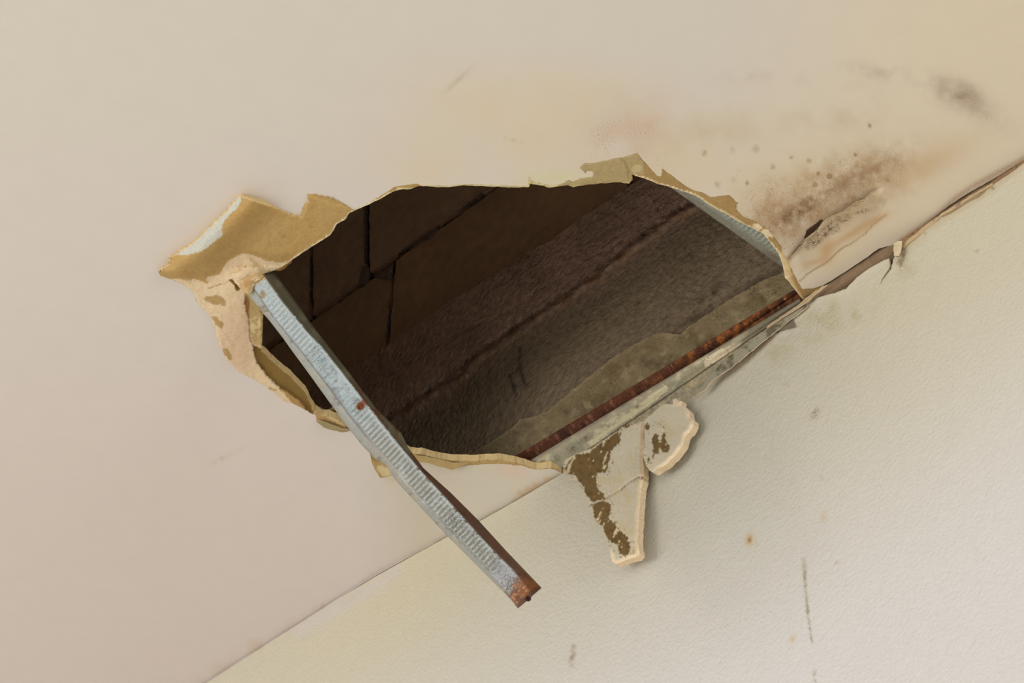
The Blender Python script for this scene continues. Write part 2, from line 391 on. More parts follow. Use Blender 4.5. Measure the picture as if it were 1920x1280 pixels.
def ceiling_speck(uv):
    s = .30 * blob(uv, 1500, 392, 75, 20, -32, 1.2) + .26 * blob(uv, 1550, 372, 165, 50, -27, 1.2) + .28 * blob(uv, 1455, 425, 50, 50, -30, 1.2) + .18 * blob(uv, 1630, 315, 80, 22, -20, 1.2)
    s += .24 * blob(uv, 1180, 235, 62, 50, -20, 1.3) + .16 * blob(uv, 1110, 270, 60, 40) + .16 * blob(uv, 1230, 290, 60, 40)
    s += .26 * blob(uv, 1800, 180, 40, 26, 10, 1.3) + .18 * blob(uv, 1850, 215, 45, 22, 30, 1.2) + .15 * blob(uv, 1750, 158, 28, 18, 0, 1.2) + .14 * blob(uv, 1645, 135, 55, 14, 5) + .12 * blob(uv, 1400, 142, 36, 14)
    s += .50 * blob(uv, 1560, 426, 14, 13, 0, 2) + .52 * blob(uv, 1540, 441, 16, 9, -35, 1.5) + .46 * blob(uv, 1526, 454, 20, 9, -32, 1.5) + .44 * blob(uv, 1584, 409, 16, 6, -12, 1.5) + .36 * blob(uv, 1618, 397, 18, 5, -14, 1.5)
    s += .12 * blob(uv, 775, 305, 40, 24) + .1 * blob(uv, 1330, 250, 70, 30) + .12 * blob(uv, 1400, 320, 45, 30)
    s = s + (.20 * blob(uv, 1540, 370, 190, 66, -26, 1.5) + .14 * blob(uv, 1450, 380, 100, 80)) 
    s = s * np.clip(1 + .9 * fbm(uv, 30, 140, 3), .3, 1.6)
    peel = inside(uv, [(1480, 480), (1500, 460), (1540, 425), (1600, 385), (1650, 350), (1670, 400), (1600, 450), (1500, 500)])
    return np.minimum(s, np.where(peel, .47, .27 + .10 * blob(uv, 1500, 395, 70, 20, -33)))

P, F = tri(ceil_out, [(2.3, [(1390, 440), (1420, 340), (1600, 290), (1720, 290), (1720, 340), (1560, 420), (1480, 480)]), (3.5, [(1390, 300), (1720, 290), (1720, 440), (1500, 560), (1390, 440)]),
                      (6, [(680, 90), (1940, 90), (1940, 480), (1390, 600), (680, 420)]),
                      (9, [(250, 300), (1100, 300), (1100, 1120), (250, 1120)]),
                      (24, [(-60, -60), (2000, -60), (2000, 1400), (-60, 1400)]),
                      (110, [(-700, -560), (2600, -560), (2600, 2000), (-700, 2000)])])
hp = sag(P)
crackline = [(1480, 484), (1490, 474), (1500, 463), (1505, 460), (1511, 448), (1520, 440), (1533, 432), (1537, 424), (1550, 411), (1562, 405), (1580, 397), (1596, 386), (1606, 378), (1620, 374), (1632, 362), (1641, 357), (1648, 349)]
V = on_ceiling(P, hp)
F = orient(V, F, CAM)
CL, SK = ceiling_colour(P), ceiling_speck(P)
Vt, Ft, Ct, St = thicken(V, F, (0, 0, .0009), CL, (214, 200, 172), SK)
ceiling = mesh_obj('ceiling', Vt, Ft, M_ceil, None, Ct, St)
tag(ceiling, 'cream painted plasterboard ceiling with a jagged hole, peeling paint and brown mould stains', 'ceiling', kind='structure')

# coarse outer ceiling round the seen part, in world coordinates
cw = on_ceiling([(-700, float(wl(-700))), (2600, float(wl(2600))), (2600, -560), (-700, -560)])
xa, xb = cw[0, 0], cw[1, 0]
big = [(-6, 0), (-6, -6), (6, -6), (6, 0)]
ring = [(-6, 0, H), (xa, 0, H), tuple(cw[3]), tuple(cw[2]), (xb, 0, H), (6, 0, H), (6, -6, H), (-6, -6, H)]
ro = mesh_obj('ceiling_panel', ring, [(0, 1, 2, 7), (2, 3, 6, 7), (3, 4, 5, 6)], M_ceil, ceiling, flat(8, (206, 194, 176)), smooth=False)

# ------------------------------------------------------------------ plasterboard (paper and core) round the hole
tan1 = [(302, 517), (296, 510), (305, 500), (321, 495), (315, 490), (319, 481), (332, 474), (400, 462), (420, 440), (421, 425), (440, 400), (452, 378), (448, 362), (470, 366), (530, 390), (564, 400), (568, 360), (620, 362), (665, 388), (680, 380), (660, 402), (645, 418), (630, 432), (612, 452), (590, 465), (560, 484), (545, 491), (520, 492), (500, 490), (488, 484), (470, 477), (455, 476), (442, 481), (428, 489), (420, 497), (415, 508), (411, 516), (400, 517), (390, 519), (385, 523), (392, 530), (389, 533), (379, 527), (371, 524), (358, 522), (354, 528), (349, 527), (340, 523), (326, 523)]
curl = [(450, 355), (430, 370), (400, 400), (370, 430), (340, 455), (322, 474), (334, 479), (352, 478), (376, 471), (388, 464), (398, 455), (412, 447), (417, 441), (415, 428), (420, 414), (434, 399), (446, 389), (452, 376)]
inner_fold = [(474, 648), (485, 652), (498, 660), (515, 680), (546, 705), (573, 733), (583, 757), (592, 766), (588, 776), (577, 770), (560, 750), (545, 738), (528, 728), (512, 716), (497, 700), (482, 680)]
strip_e = [(458, 548), (468, 552), (474, 562), (496, 588), (494, 660), (486, 656), (474, 640), (468, 622), (465, 600), (462, 580)]
chunk = [(430, 512), (448, 509), (452, 502), (460, 488), (468, 484), (480, 498), (494, 517), (488, 524), (478, 530), (472, 545), (466, 552), (458, 548), (450, 540), (440, 528)]
def board_colour(uv):
    q = uv + np.stack([fbm(uv, 7, 61, 3), fbm(uv, 7, 62, 3)], 1) * 2.2
    n = len(uv)
    C = flat(n, (172, 136, 84))                                    # brown paper
    left = uv[:, 0] < 700
    core_poly = [(326, 523), (340, 523), (349, 527), (358, 522), (371, 524), (379, 527), (389, 533), (391, 528), (385, 523), (390, 519), (400, 517), (411, 516), (415, 508), (420, 497), (428, 489), (442, 481), (455, 476), (470, 477), (488, 484), (500, 490), (520, 492), (545, 490), (560, 500), (500, 540), (500, 700), (640, 860), (400, 780), (290, 560), (300, 523)]
    incore = inside(q, core_poly)
    C = np.where(incore[:, None], flat(n, (220, 196, 160)), C)
    C = mixc(C, (214, 176, 150), (left * blob(uv, 450, 630, 36, 90)) * .5)
    C = mixc(C, (226, 204, 168), left * blob(uv, 420, 540, 60, 30) * .6)
    t1 = left & (uv[:, 1] < 540) & ~incore
    C = mixc(C, (184, 152, 96), t1)
    C = mixc(C, (186, 146, 86), t1 * np.clip(fbm(uv, 50, 5, 4) + .15, 0, 1) * .8)
    C = mixc(C, (158, 130, 84), t1 * np.clip(fbm(uv, 60, 15, 4), 0, 1) * .7)
    fib = fbm(np.stack([uv[:, 0] * .35 + uv[:, 1] * .25, uv[:, 1] * 1.4 - uv[:, 0] * .3], 1), 6, 71, 3)
    C = mixc(C, (146, 108, 58), t1 * sstep(.35, .8, fib) * .45)
    C = mixc(C, (196, 194, 180), inside(uv + np.stack([fbm(uv, 12, 61, 3), fbm(uv, 12, 62, 3)], 1) * 1.5, curl) * 1.0)
    for x, y, rx, ry, a in ((405, 562, 21, 8, 14), (408, 603, 6, 14, -30), (424, 662, 7, 14, -35), (512, 729, 8, 3, 30)):
        q3 = uv + np.stack([fbm(uv, 11, 161, 4), fbm(uv, 11, 162, 4)], 1) * 7
        C = mixc(C, (176, 146, 96), sstep(.3, .42, blob(q3, x, y, rx, ry, a)) * 1.0)
    for x, y, rx, ry, a in ((466, 519, 7, 5, 30), (352, 524, 8, 3, 10), (450, 505, 5, 3, 0)):
        C = mixc(C, (196, 164, 118), sstep(.3, .6, blob(uv, x, y, rx, ry, a)) * .7)
    C = mixc(C, (188, 160, 108), inside(q, strip_e) * 1.0)
    C = mixc(C, (216, 196, 148), inside(q, strip_e) * sstep(.0, .35, fbm(uv, 9, 33, 3)) * sstep(585, 600, uv[:, 1]))
    C = mixc(C, (136, 92, 42), sstep(.3, .6, blob(q, 463, 570, 5, 20, -5)) * .9)
    C = mixc(C, (130, 102, 52), inside(q, inner_fold) * 1.0)
    cr = [(460, 552), (459, 570), (465, 590), (468, 610), (467, 630), (476, 650), (479, 672), (494, 692)]
    C = mixc(C, (110, 72, 40), np.exp(-(dist_line(q, cr, 12) / 1.5) ** 2) * .9)
    C = mixc(C, (120, 78, 44), np.exp(-(dist_line(q, [(390, 541), (404, 536), (420, 531), (436, 522)], 12) / 1.0) ** 2) * .8)
    # rim of pale core along the tear
    db = dist_line(uv, BOARD[30:], 12)
    nb = fbm(uv, 16, 90, 3)
    C = mixc(C, (232, 210, 170), (db < 2.6 + 1.6 * nb) * (uv[:, 0] > 500) * .95)
    # right side
    rt = (uv[:, 0] > 1185) & (uv[:, 1] < 600)
    C = np.where((rt & (db > 3.2 + nb))[:, None], flat(n, (168, 138, 88)) * (1 + .12 * fbm(uv, 20, 8)[:, None]), C)
    C = mixc(C, (228, 206, 168), rt * (sstep(.35, .5, blob(q, 1420, 425, 10, 6, 20)) + sstep(.35, .5, blob(q, 1440, 437, 12, 7, 30))))
    C = mixc(C, (224, 198, 146), rt * sstep(.4, .6, blob(q, 1476, 500, 7, 40, -20)) * .9)
    C = mixc(C, (176, 138, 84), sstep(.4, .6, blob(q, 1492, 530, 6, 26, -24)) * .9)
    # taped joint at the top
    tape = [(1085, 300), (1195, 280), (1206, 306), (1209, 327), (1186, 327), (1186, 338), (1180, 342), (1100, 346), (1040, 352), (1056, 342), (1066, 336), (1110, 332), (1113, 320), (1095, 325), (1080, 312)]
    tp = inside(q, tape)
    C = mixc(C, (174, 154, 110), tp)
    C = mixc(C, (146, 124, 82), tp * np.exp(-(dist_line(q, [(1163, 297), (1171, 304), (1174, 314), (1179, 322), (1178, 334)], 12) / 1.6) ** 2))
    C = mixc(C, (196, 182, 132), sstep(.4, .6, blob(q, 1194, 316, 13, 8, -10)) * .9)
    top = (uv[:, 0] > 745) & (uv[:, 0] < 1190) & ~tp
    C = np.where((top & (uv[:, 1] < 356))[:, None], flat(n, (206, 190, 142)), C)
    C = mixc(C, (170, 138, 82), ((uv[:, 0] > 740) & (uv[:, 0] < 790) & (uv[:, 1] < 352)) * 1.0)
    # lower lip
    low = (uv[:, 1] > 750) & (uv[:, 0] > 585)
    C = np.where(low[:, None], flat(n, (172, 144, 92)), C)
    C = mixc(C, (206, 176, 126), low * (uv[:, 0] < 680) * sstep(.35, .6, blob(q, 632, 782, 34, 12, 28)))
    C = mixc(C, (120, 98, 52), low * np.exp(-(dist_line(q, [(604, 788), (625, 793), (645, 802), (660, 804)], 12) / 2.4) ** 2) * .9)
    C = mixc(C, (184, 176, 140), low * inside(q, [(590, 786), (612, 792), (640, 802), (650, 812), (600, 806)]) * .8)
    C = mixc(C, (206, 186, 140), low * sstep(.4, .6, blob(q, 722, 884, 20, 10, 35)) * .9)
    C = mixc(C, (150, 118, 60), low * sstep(.4, .6, blob(q, 700, 848, 9, 22, -18)))
    # small fibres everywhere
    C = C * (1 + .05 * fbm(uv, 5, 19, 2)[:, None])
    return C
def board_h(uv):
    """how far the broken board hangs below the ceiling plane"""
    h = sag(uv) + .0004
    u, v = uv[:, 0], uv[:, 1]
    tip = dist_line(uv, [(452, 364), (432, 385), (405, 412), (360, 456), (322, 480), (300, 512)])
    inn = inside(uv, tan1) | inside(uv, curl)
    div = [(302, 520), (349, 527), (389, 530), (415, 508), (428, 489), (455, 476), (500, 490), (545, 489)]
    dvd = dist_line(uv, div)
    above = (v < np.interp(u, [p[0] for p in div], [p[1] for p in div])) & (u < 700)
    h = h + above * sstep(0, 16, dvd) * (.003 + .016 * np.exp(-((tip - 26) / 30.0) ** 2)) * sstep(-2, 8, dist_line(uv, [(452, 362), (564, 403), (576, 362), (664, 391), (690, 380)])) * sstep(690, 600, u)
    # the leaf below it bows
    lf = (u < 600) & (v > 500)
    h = h + lf * (.006 * blob(uv, 440, 600, 50, 110, 20) + .004 * blob(uv, 450, 520, 30, 14, -30))
    h = h - inside(uv, inner_fold) * .004
    h = h + .0012 * fbm(uv, 40, 77, 4) * (u < 700) + .0006 * fbm(uv, 10, 78, 3)
    h = h + .003 * inside(uv, chunk)
    return h
board_outer = [(1504, 560), (1524, 547), (1543, 533), (1543, 505), (1520, 440), (1430, 340), (1260, 290), (1200, 255), (1000, 300), (700, 320), (560, 340), (420, 340), (270, 470), (270, 540), (370, 620), (420, 740), (560, 800), (690, 920), (760, 925), (880, 900), (1000, 902), (1050, 889)]
PB = dens(BOARD[:-1], 2.2, 1.1, 11, closed=False)
PAI = dens(PAINT, 2.6, 1.0, 5, closed=False)
outer_ring = np.vstack([PB, dens([(1504, 560), (1524, 548), (1543, 536)], 4, closed=False), dens(board_outer[3:] + [(1054, 888)], 14, closed=False)[:-1]])
hole1 = dens([(428, 525), (433, 523), (438, 526), (441, 531), (447, 535), (452, 540), (449, 545), (444, 546), (440, 541), (440, 536), (434, 530)], 2, .8, 3)
reg_fine = [(286, 355), (700, 355), (700, 640), (600, 780), (560, 790), (380, 720), (286, 540)]
P, F = tri(outer_ring, [(2.6, reg_fine), (2.8, [(560, 720), (820, 830), (1060, 845), (1060, 900), (660, 910), (560, 800)]), (3.0, [(690, 280), (1190, 280), (1560, 480), (1560, 570), (1440, 470), (1180, 360), (700, 400)]), (12, board_outer)], holes=[hole1])
# outside the painted outline the board lies just above the paint skin
exposed = inside(P, np.vstack([PAI, np.array(BOARD[::-1])[:1]])[:0] if False else np.vstack([PAI, np.array([(1504, 560)]), np.array(BOARD[::-1])]))
hb = np.where(exposed, board_h(P), sag(P) - .0010)
V = on_ceiling(P, hb); F = orient(V, F, CAM)
Cb = board_colour(P); Sb = .16 + .2 * np.clip(fbm(P, 12, 40), 0, 1)
edge_th = np.zeros((len(P), 3)); edge_th[:, 2] = np.where((P[:, 0] < 600) & (P[:, 1] < 520), .0011, .0105)
Vt, Ft, Ct, St = thicken(V, F, edge_th, Cb, (216, 188, 134), Sb)
board = mesh_obj('plasterboard', Vt, Ft, M_board, ceiling, Ct, St)
board['label'] = 'torn brown paper and cream gypsum core round the hole'

# sheet of paint peeled along the crack
pe = crackline + [(1662, 352), (1668, 372), (1655, 400), (1620, 440), (1580, 470), (1545, 500), (1510, 520), (1494, 516), (1484, 500)]
PE = np.vstack([dens(crackline, 2, .8, 8, closed=False), dens([(1648, 349)] + pe[len(crackline):] + [(1480, 484)], 6, closed=False)[1:-1]])
P, F = tri(PE, [(2.2, pe)])
dcr = dist_line(P, crackline)
dout = dist_line(P, pe[len(crackline) - 1:] + [pe[0]])
lift = .0065 * np.exp(-(dcr / 26.0) ** 1.5) * sstep(0, 30, dout + 6) + .0008 + .0010 * np.exp(-(dcr / 10) ** 2)
V = on_ceiling(P, sag(P) + lift * sstep(-2, 22, dout) - .0006 * sstep(4, 0, dout)); F = orient(V, F, CAM)
Cp = ceiling_colour(P)
Cp = mixc(Cp, (82, 60, 42), np.exp(-(dist_line(P, crackline[8:], 10) / 1.3) ** 2) * .8)  # shadow line under the lifted paint edge, painted dark brown
Cp = mixc(Cp, (212, 194, 156), np.exp(-(dcr / 26) ** 2) * .25)
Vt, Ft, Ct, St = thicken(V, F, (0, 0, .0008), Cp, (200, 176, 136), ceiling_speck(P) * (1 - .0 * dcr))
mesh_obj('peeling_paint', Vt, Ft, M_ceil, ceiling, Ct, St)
# flat dark patch for the slot beside the crack
sl = dens([(1512, 432), (1523, 424), (1538, 412), (1543, 413), (1537, 423), (1527, 433), (1518, 442), (1514, 450), (1508, 446)], 2, .7, 4)
P, F = tri(sl, [(2.5, sl)])
V = on_ceiling(P, sag(P) + .0004); F = orient(V, F, CAM)
mesh_obj('dark_slot', V, F, M_ceil, ceiling, flat(len(P), (72, 54, 40)), np.full(len(P), .55))
P2 = dens([(1498, 452), (1506, 444), (1516, 440), (1513, 447), (1505, 452)], 2, 1.0, 6)

# paper tongue under the lip, hanging between the board and the room
def leaf(name, outline, drop, colr, parent=ceiling, mat=M_paper, th=.0008, step=3, wall=False, spk=.15, core=None, label=None, jit=.8, seed=3):
    o = dens(outline, step * .9, jit, seed)
    P, F = tri(o, [(step, outline)])
    dr = drop(P) if callable(drop) else np.full(len(P), drop)
    V = on_wall(P, dr) if wall else on_ceiling(P, dr)
    F = orient(V, F, CAM)
    C = colr(P) if callable(colr) else flat(len(P), colr) * (1 + .1 * fbm(P, 14, seed + 9)[:, None])
    Vt, Ft, Ct, St = thicken(V, F, (0, th, 0) if wall else (0, 0, th), C, core or (200, 176, 130), np.full(len(P), spk))
    ob = mesh_obj(name, Vt, Ft, mat, parent, Ct, St)
    if label: ob['label'] = label
    return ob
leaf('torn_paper', [(486, 487), (500, 491), (520, 492), (545, 488), (549, 484), (546, 493), (540, 497), (534, 503), (527, 507), (519, 508), (512, 506), (505, 500), (497, 495), (490, 492)],
     lambda P: -.0015 - .008 * sstep(488, 508, P[:, 1]), lambda P: mixc(flat(len(P), (168, 128, 66)), (120, 88, 46), sstep(500, 488, P[:, 1]) * .8), seed=5)
leaf('torn_paper', [(584, 756), (590, 757), (600, 765), (612, 770), (622, 765), (634, 764), (644, 772), (634, 770), (624, 770), (613, 776), (602, 776), (592, 768)],
     lambda P: -.014 + 0 * P[:, 0], (150, 118, 64), seed=15)
leaf('torn_paper', [(592, 789), (605, 790), (622, 797), (640, 803), (656, 806), (650, 810), (640, 810), (622, 806), (608, 802)],
     lambda P: .004 + .004 * sstep(788, 808, P[:, 1]), (150, 134, 94), seed=16)
leaf('torn_paper', [(752, 862), (778, 853), (800, 857), (823, 861), (850, 868), (880, 868), (860, 876), (848, 881), (836, 877), (820, 873), (800, 867), (783, 866)],
     lambda P: sag(P) + .003 + .004 * sstep(855, 880, P[:, 1]), (166, 140, 92), seed=17)

# ------------------------------------------------------------------ wall
WTOP = [(u, float(wl(u) + ramp_h(u))) for u in (-700, 300, 640)] + [(u, float(wl(u) + ramp_h(u)) + 1) for u in (680, 708, 740, 770, 800, 832, 865, 898, 930, 960, 1000, 1030)] + \
  [(1054, 888), (1075, 872), (1110, 850), (1150, 824), (1200, 793), (1240, 773), (1275, 758), (1309, 738), (1335, 716), (1360, 698), (1390, 676), (1420, 652), (1450, 627), (1455, 626), (1470, 619), (1491, 613), (1488, 600), (1497, 590), (1509, 577), (1525, 567), (1533, 560),
   (1554, 553), (1570, 549), (1589, 542), (1599, 530), (1621, 511), (1642, 498), (1660, 488), (1668, 485), (1670, 498), (1662, 509), (1656, 520), (1648, 536), (1664, 513), (1672, 503), (1675, 488), (1678, 480), (1684, 482), (1690, 471),
   (1706, 450), (1732, 430), (1761, 410), (1785, 398), (1817, 377), (1838, 367), (1865, 344), (1892, 327), (1920, 306), (2100, float(wl(2100)) + 2), (2600, float(wl(2600)) + 2)]
wo = np.vstack([dens(WTOP[:16], 8, .25, 3, closed=False, keep=keepfine)[:-1], dens(WTOP[15:], 2.6, .9, 6, closed=False, keep=keepfine), dens([(2600, 1900), (-700, 2300)], 150, closed=False)])
def wall_colour(uv):
    u, v = uv[:, 0], uv[:, 1]; n = len(uv)
    C = flat(n, (203, 196, 168))
    C = mixc(C, (206, 200, 172), sstep(1300, 1900, u) * .6)
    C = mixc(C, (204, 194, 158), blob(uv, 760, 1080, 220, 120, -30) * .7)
    C = mixc(C, (190, 188, 164), blob(uv, 1330, 860, 260, 200, -30) * .55)  # dimmer wall near the hole, light falloff painted in
    C = mixc(C, (216, 214, 204), sstep(800, 1500, v + .6 * (u - 1200)) * .95)  # light gradient painted in, brighter towards the lower right
    ol = blob(uv, 1570, 590, 75, 30, -22, 1.3) + blob(uv, 1480, 640, 50, 24, -40) + .8 * blob(uv, 1690, 500, 26, 26) + .7 * blob(uv, 1735, 440, 24, 10, -35)
    C = mixc(C, (176, 162, 112), ol * np.clip(.35 + 1.1 * fbm(uv, 22, 51, 5), 0, 1) * .75)
    C = mixc(C, (110, 84, 40), sstep(.25, .7, blob(uv, 1693, 470, 5, 22, 8) + blob(uv, 1689, 488, 6, 12, 20)) * np.clip(.7 + fbm(uv, 5, 8), 0, 1) * .8)
    # drip of algae and spots
    for ln, w, k in (([(1507, 1050), (1509, 1075)], 4.0, .5), ([(1508, 1070), (1511, 1110), (1515, 1150)], 2.4, .8), ([(1514, 1145), (1519, 1180), (1523, 1206)], 1.6, .9), ([(1527, 1260), (1527, 1264)], 3, .8), ([(1528, 1274), (1530, 1282)], 2, .8)):
        C = mixc(C, (128, 118, 44), np.exp(-(dist_line(uv, ln, 20) / w) ** 2) * k * np.clip(.75 + .8 * fbm(uv, 6, 55), 0, 1))
    C = mixc(C, (196, 150, 70), blob(uv, 1405, 1011, 6, 10, 15) * .9); C = mixc(C, (120, 70, 25), blob(uv, 1406, 1013, 2.5, 3.5) * .8)
    C = mixc(C, (204, 178, 126), blob(uv, 1545, 968, 5, 8) * .7 + blob(uv, 1486, 1197, 6, 9, 15) * .6 + blob(uv, 1418, 1018, 3, 8) * .5)
    C = mixc(C, (160, 130, 100), (blob(uv, 1532, 770, 9, 5, -60) + blob(uv, 1524, 783, 5, 4) + blob(uv, 1570, 1054, 4, 3)) * np.clip(.3 + 1.2 * fbm(uv, 5, 57), 0, 1) * .9)
    C = mixc(C, (130, 98, 50), (np.exp(-(dist_line(uv, [(1075, 1213), (1074, 1228), (1070, 1245)], 20) / 2.6) ** 2)) * .85)
    C = mixc(C, (178, 146, 116), (np.exp(-(dist_line(uv, [(1452, 706), (1462, 711), (1484, 728)], 20) / 2) ** 2)) * .35)
    for x, y, s in ((1643, 689, 2), (711, 1196, 1.8), (1098, 1225, 2), (900, 962, 1), (1480, 952, 1.8), (1830, 1034, 2), (1476, 1077, 1.5), (1542, 894, 1.6), (972, 1190, 1.5), (1058, 927, 2), (1483, 730, 2), (1830, 470, 1.5), (1736, 437, 2), (1862, 353, 3), (1856, 350, 3), (1490, 590, 2)):
        C = mixc(C, (110, 88, 56), np.exp(-(np.hypot(u - x, v - y) / s) ** 2) * .8)
    # cream filler strip under the corner on the left, small nicks
    d0 = dist_line(uv, [(560, 1185), (640, 1135), (700, 1100), (740, 1070)], 40)
    C = mixc(C, (205, 196, 184), np.exp(-(d0 / 14) ** 2) * .6)
    C = mixc(C, (150, 140, 130), (blob(uv, 648, 1129, 7, 3, -40) + blob(uv, 668, 1115, 10, 2, -35)) * np.clip(.4 + fbm(uv, 4, 3), 0, 1) * .8)
    de = dist_line(uv, [(1690, 468), (1732, 433), (1785, 400), (1838, 369), (1920, 308)], 30)
    C = mixc(C, (190, 170, 128), np.exp(-(de / 7) ** 2) * .5)
    C = mixc(C, (182, 160, 124), np.exp(-(dist_line(uv, [(1060, 885), (1150, 826), (1240, 775), (1309, 740), (1390, 678), (1450, 629)], 30) / 6) ** 2) * .6)
    return C * np.array([.955, .95, 1.03])[None]
P, F = tri(wo, [(4, [(1400, 430), (1800, 330), (1920, 290), (1920, 420), (1750, 520), (1640, 680), (1400, 700)]), (4, [(1380, 980), (1600, 980), (1600, 1285), (1380, 1285)]),
                (8, [(380, 1290), (560, 1130), (1050, 850), (1500, 560), (1930, 290), (1930, 1290)]), (120, [(-700, 300), (2600, -200), (2600, 2000), (-700, 2300)])])
V = on_wall(P, .003 + .0012 * fbm(P, 160, 6, 3)); F = orient(V, F, CAM)
lipd = np.exp(-(dist_line(P, WTOP[27:45]) / 5.0) ** 2)
V[:, 1] -= .0015 * lipd
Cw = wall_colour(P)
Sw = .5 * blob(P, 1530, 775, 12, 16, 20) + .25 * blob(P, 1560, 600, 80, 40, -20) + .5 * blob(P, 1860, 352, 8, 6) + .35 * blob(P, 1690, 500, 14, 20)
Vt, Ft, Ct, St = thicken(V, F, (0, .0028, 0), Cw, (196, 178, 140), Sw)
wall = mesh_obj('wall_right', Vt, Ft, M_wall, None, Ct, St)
tag(wall, 'pale cream textured wall under the damaged ceiling, with olive drips and spots', 'wall', kind='structure')
# rest of the wall down to the floor, out of the picture
q1 = on_wall([(-700, 2300), (2600, 1900), (2600, float(wl(2600))), (-700, float(wl(-700)))], .003)
wl_low = [(-6, -.003, 0), (6, -.003, 0), tuple(q1[1]), tuple(q1[0]), tuple(q1[2]), tuple(q1[3]), (6, -.003, H), (-6, -.003, H)]
mesh_obj('lower_wall', wl_low, [(0, 1, 2, 3), (1, 6, 4, 2), (0, 3, 5, 7)], M_wall, wall, flat(8, (206, 201, 182)), smooth=False)

# ---- old plaster behind the paint, reaching above the ceiling
PLT = [(840, 884), (870, 862), (885, 848), (910, 834), (949, 810), (963, 799), (975, 786), (1005, 780), (1028, 769), (1056, 746), (1076, 728), (1112, 700), (1152, 669), (1197, 641), (1225, 627), (1245, 624), (1276, 627), (1295, 610), (1337, 582), (1380, 554), (1436, 523), (1461, 514), (1500, 494), (1560, 455), (1700, 370), (1960, 205)]
PL = PLT + [(1960, 330), (1850, 400), (1720, 490), (1640, 560), (1520, 640), (1400, 720), (1280, 810), (1100, 910), (860, 1010), (760, 1040), (700, 1040)]
po = np.vstack([dens(PLT, 3, 1.6, 31, closed=False), dens(PL[len(PLT):], 12, closed=False)])
def plaster_colour(uv):
    n = len(uv)
    C = flat(n, (140, 122, 90))
    C = mixc(C, (112, 94, 64), np.clip(.1 + 1.8 * fbm(uv, 40, 81, 5), 0, 1))
    C = mixc(C, (176, 158, 118), sstep(.1, .5, fbm(uv, 14, 181, 4)) * .6)
    C = mixc(C, (84, 66, 42), sstep(.2, .6, fbm(uv, 18, 182, 4)) * .6)
    C = mixc(C, (120, 92, 58), (blob(uv, 1240, 650, 90, 26, -33) + .7 * blob(uv, 1110, 735, 60, 24, -35)) * np.clip(.2 + 1.2 * fbm(uv, 25, 82, 5), 0, 1))
    C = mixc(C, (180, 160, 120), np.exp(-(dist_line(uv, PLT, 20) / 5) ** 2) * .4)
    below = sstep(-16, 2, uv[:, 1] - wl(uv[:, 0]))
    stk = fbm(np.stack([uv[:, 0] * .25 + uv[:, 1] * -.05, uv[:, 1] * 1.1 + uv[:, 0] * .70], 1), 7, 86, 4)
    C = np.where((below > 0)[:, None], C * (1 - below[:, None]) + below[:, None] * mixc(mixc(flat(n, (160, 150, 124)), (196, 174, 132), sstep(0, .5, stk)), (128, 116, 88), sstep(.1, .6, -stk)), C)
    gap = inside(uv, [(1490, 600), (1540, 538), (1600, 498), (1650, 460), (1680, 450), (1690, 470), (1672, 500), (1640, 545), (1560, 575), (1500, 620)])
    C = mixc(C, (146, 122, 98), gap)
    C = mixc(C, (96, 78, 60), gap * sstep(-4, 10, (uv[:, 1] - (wl(uv[:, 0]) + 10))) * .75)  # gap shade painted into the plaster colour
    e = (uv[:, 0] > 1690)
    C = np.where(e[:, None], flat(n, (150, 120, 88)), C)
    C = mixc(C, (112, 88, 70), inside(uv, [(1440, 640), (1440, 590), (1500, 570), (1500, 620)]) * .8)
    return C
P, F = tri(po, [(5, PL)])
V = on_wall(P, -.0008 - .0008 * fbm(P, 18, 83, 4)); F = orient(V, F, CAM)
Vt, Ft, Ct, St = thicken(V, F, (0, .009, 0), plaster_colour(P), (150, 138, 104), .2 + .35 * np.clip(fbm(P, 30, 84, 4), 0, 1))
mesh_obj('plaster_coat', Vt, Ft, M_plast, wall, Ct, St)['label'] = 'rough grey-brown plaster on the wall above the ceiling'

# ---- concrete ring beam above the plaster
BT = [(330, 905), (480, 812), (560, 757), (600, 720), (640, 698), (672, 676), (700, 665), (735, 641), (760, 622), (790, 602), (820, 580), (850, 561), (880, 545), (915, 522), (950, 500), (1000, 468), (1030, 452), (1060, 430), (1085, 413), (1110, 395), (1140, 377), (1160, 360), (1185, 345), (1240, 308), (1320, 262), (1450, 178), (1700, 15), (1900, -110)]
BP = BT + [(1900, 330), (1500, 590), (1300, 720), (1060, 880), (700, 1090), (330, 1330)]
bo = np.vstack([dens(BT, 4, 2.2, 41, closed=False), dens(BP[len(BT):], 25, closed=False)])
SEAM = [(560, 905), (640, 850), (700, 808), (740, 778), (770, 757), (800, 737), (830, 718), (860, 696), (885, 672), (905, 655), (935, 634), (970, 610), (1000, 590), (1035, 568), (1075, 541), (1105, 519), (1130, 500), (1152, 483), (1175, 465), (1200, 445), (1225, 425), (1250, 406), (1270, 392), (1300, 380), (1350, 350)]
SEAM2 = [(700, 720), (760, 683), (840, 640), (900, 607), (950, 585), (1010, 548), (1060, 520), (1095, 490), (1130, 470), (1180, 448)]
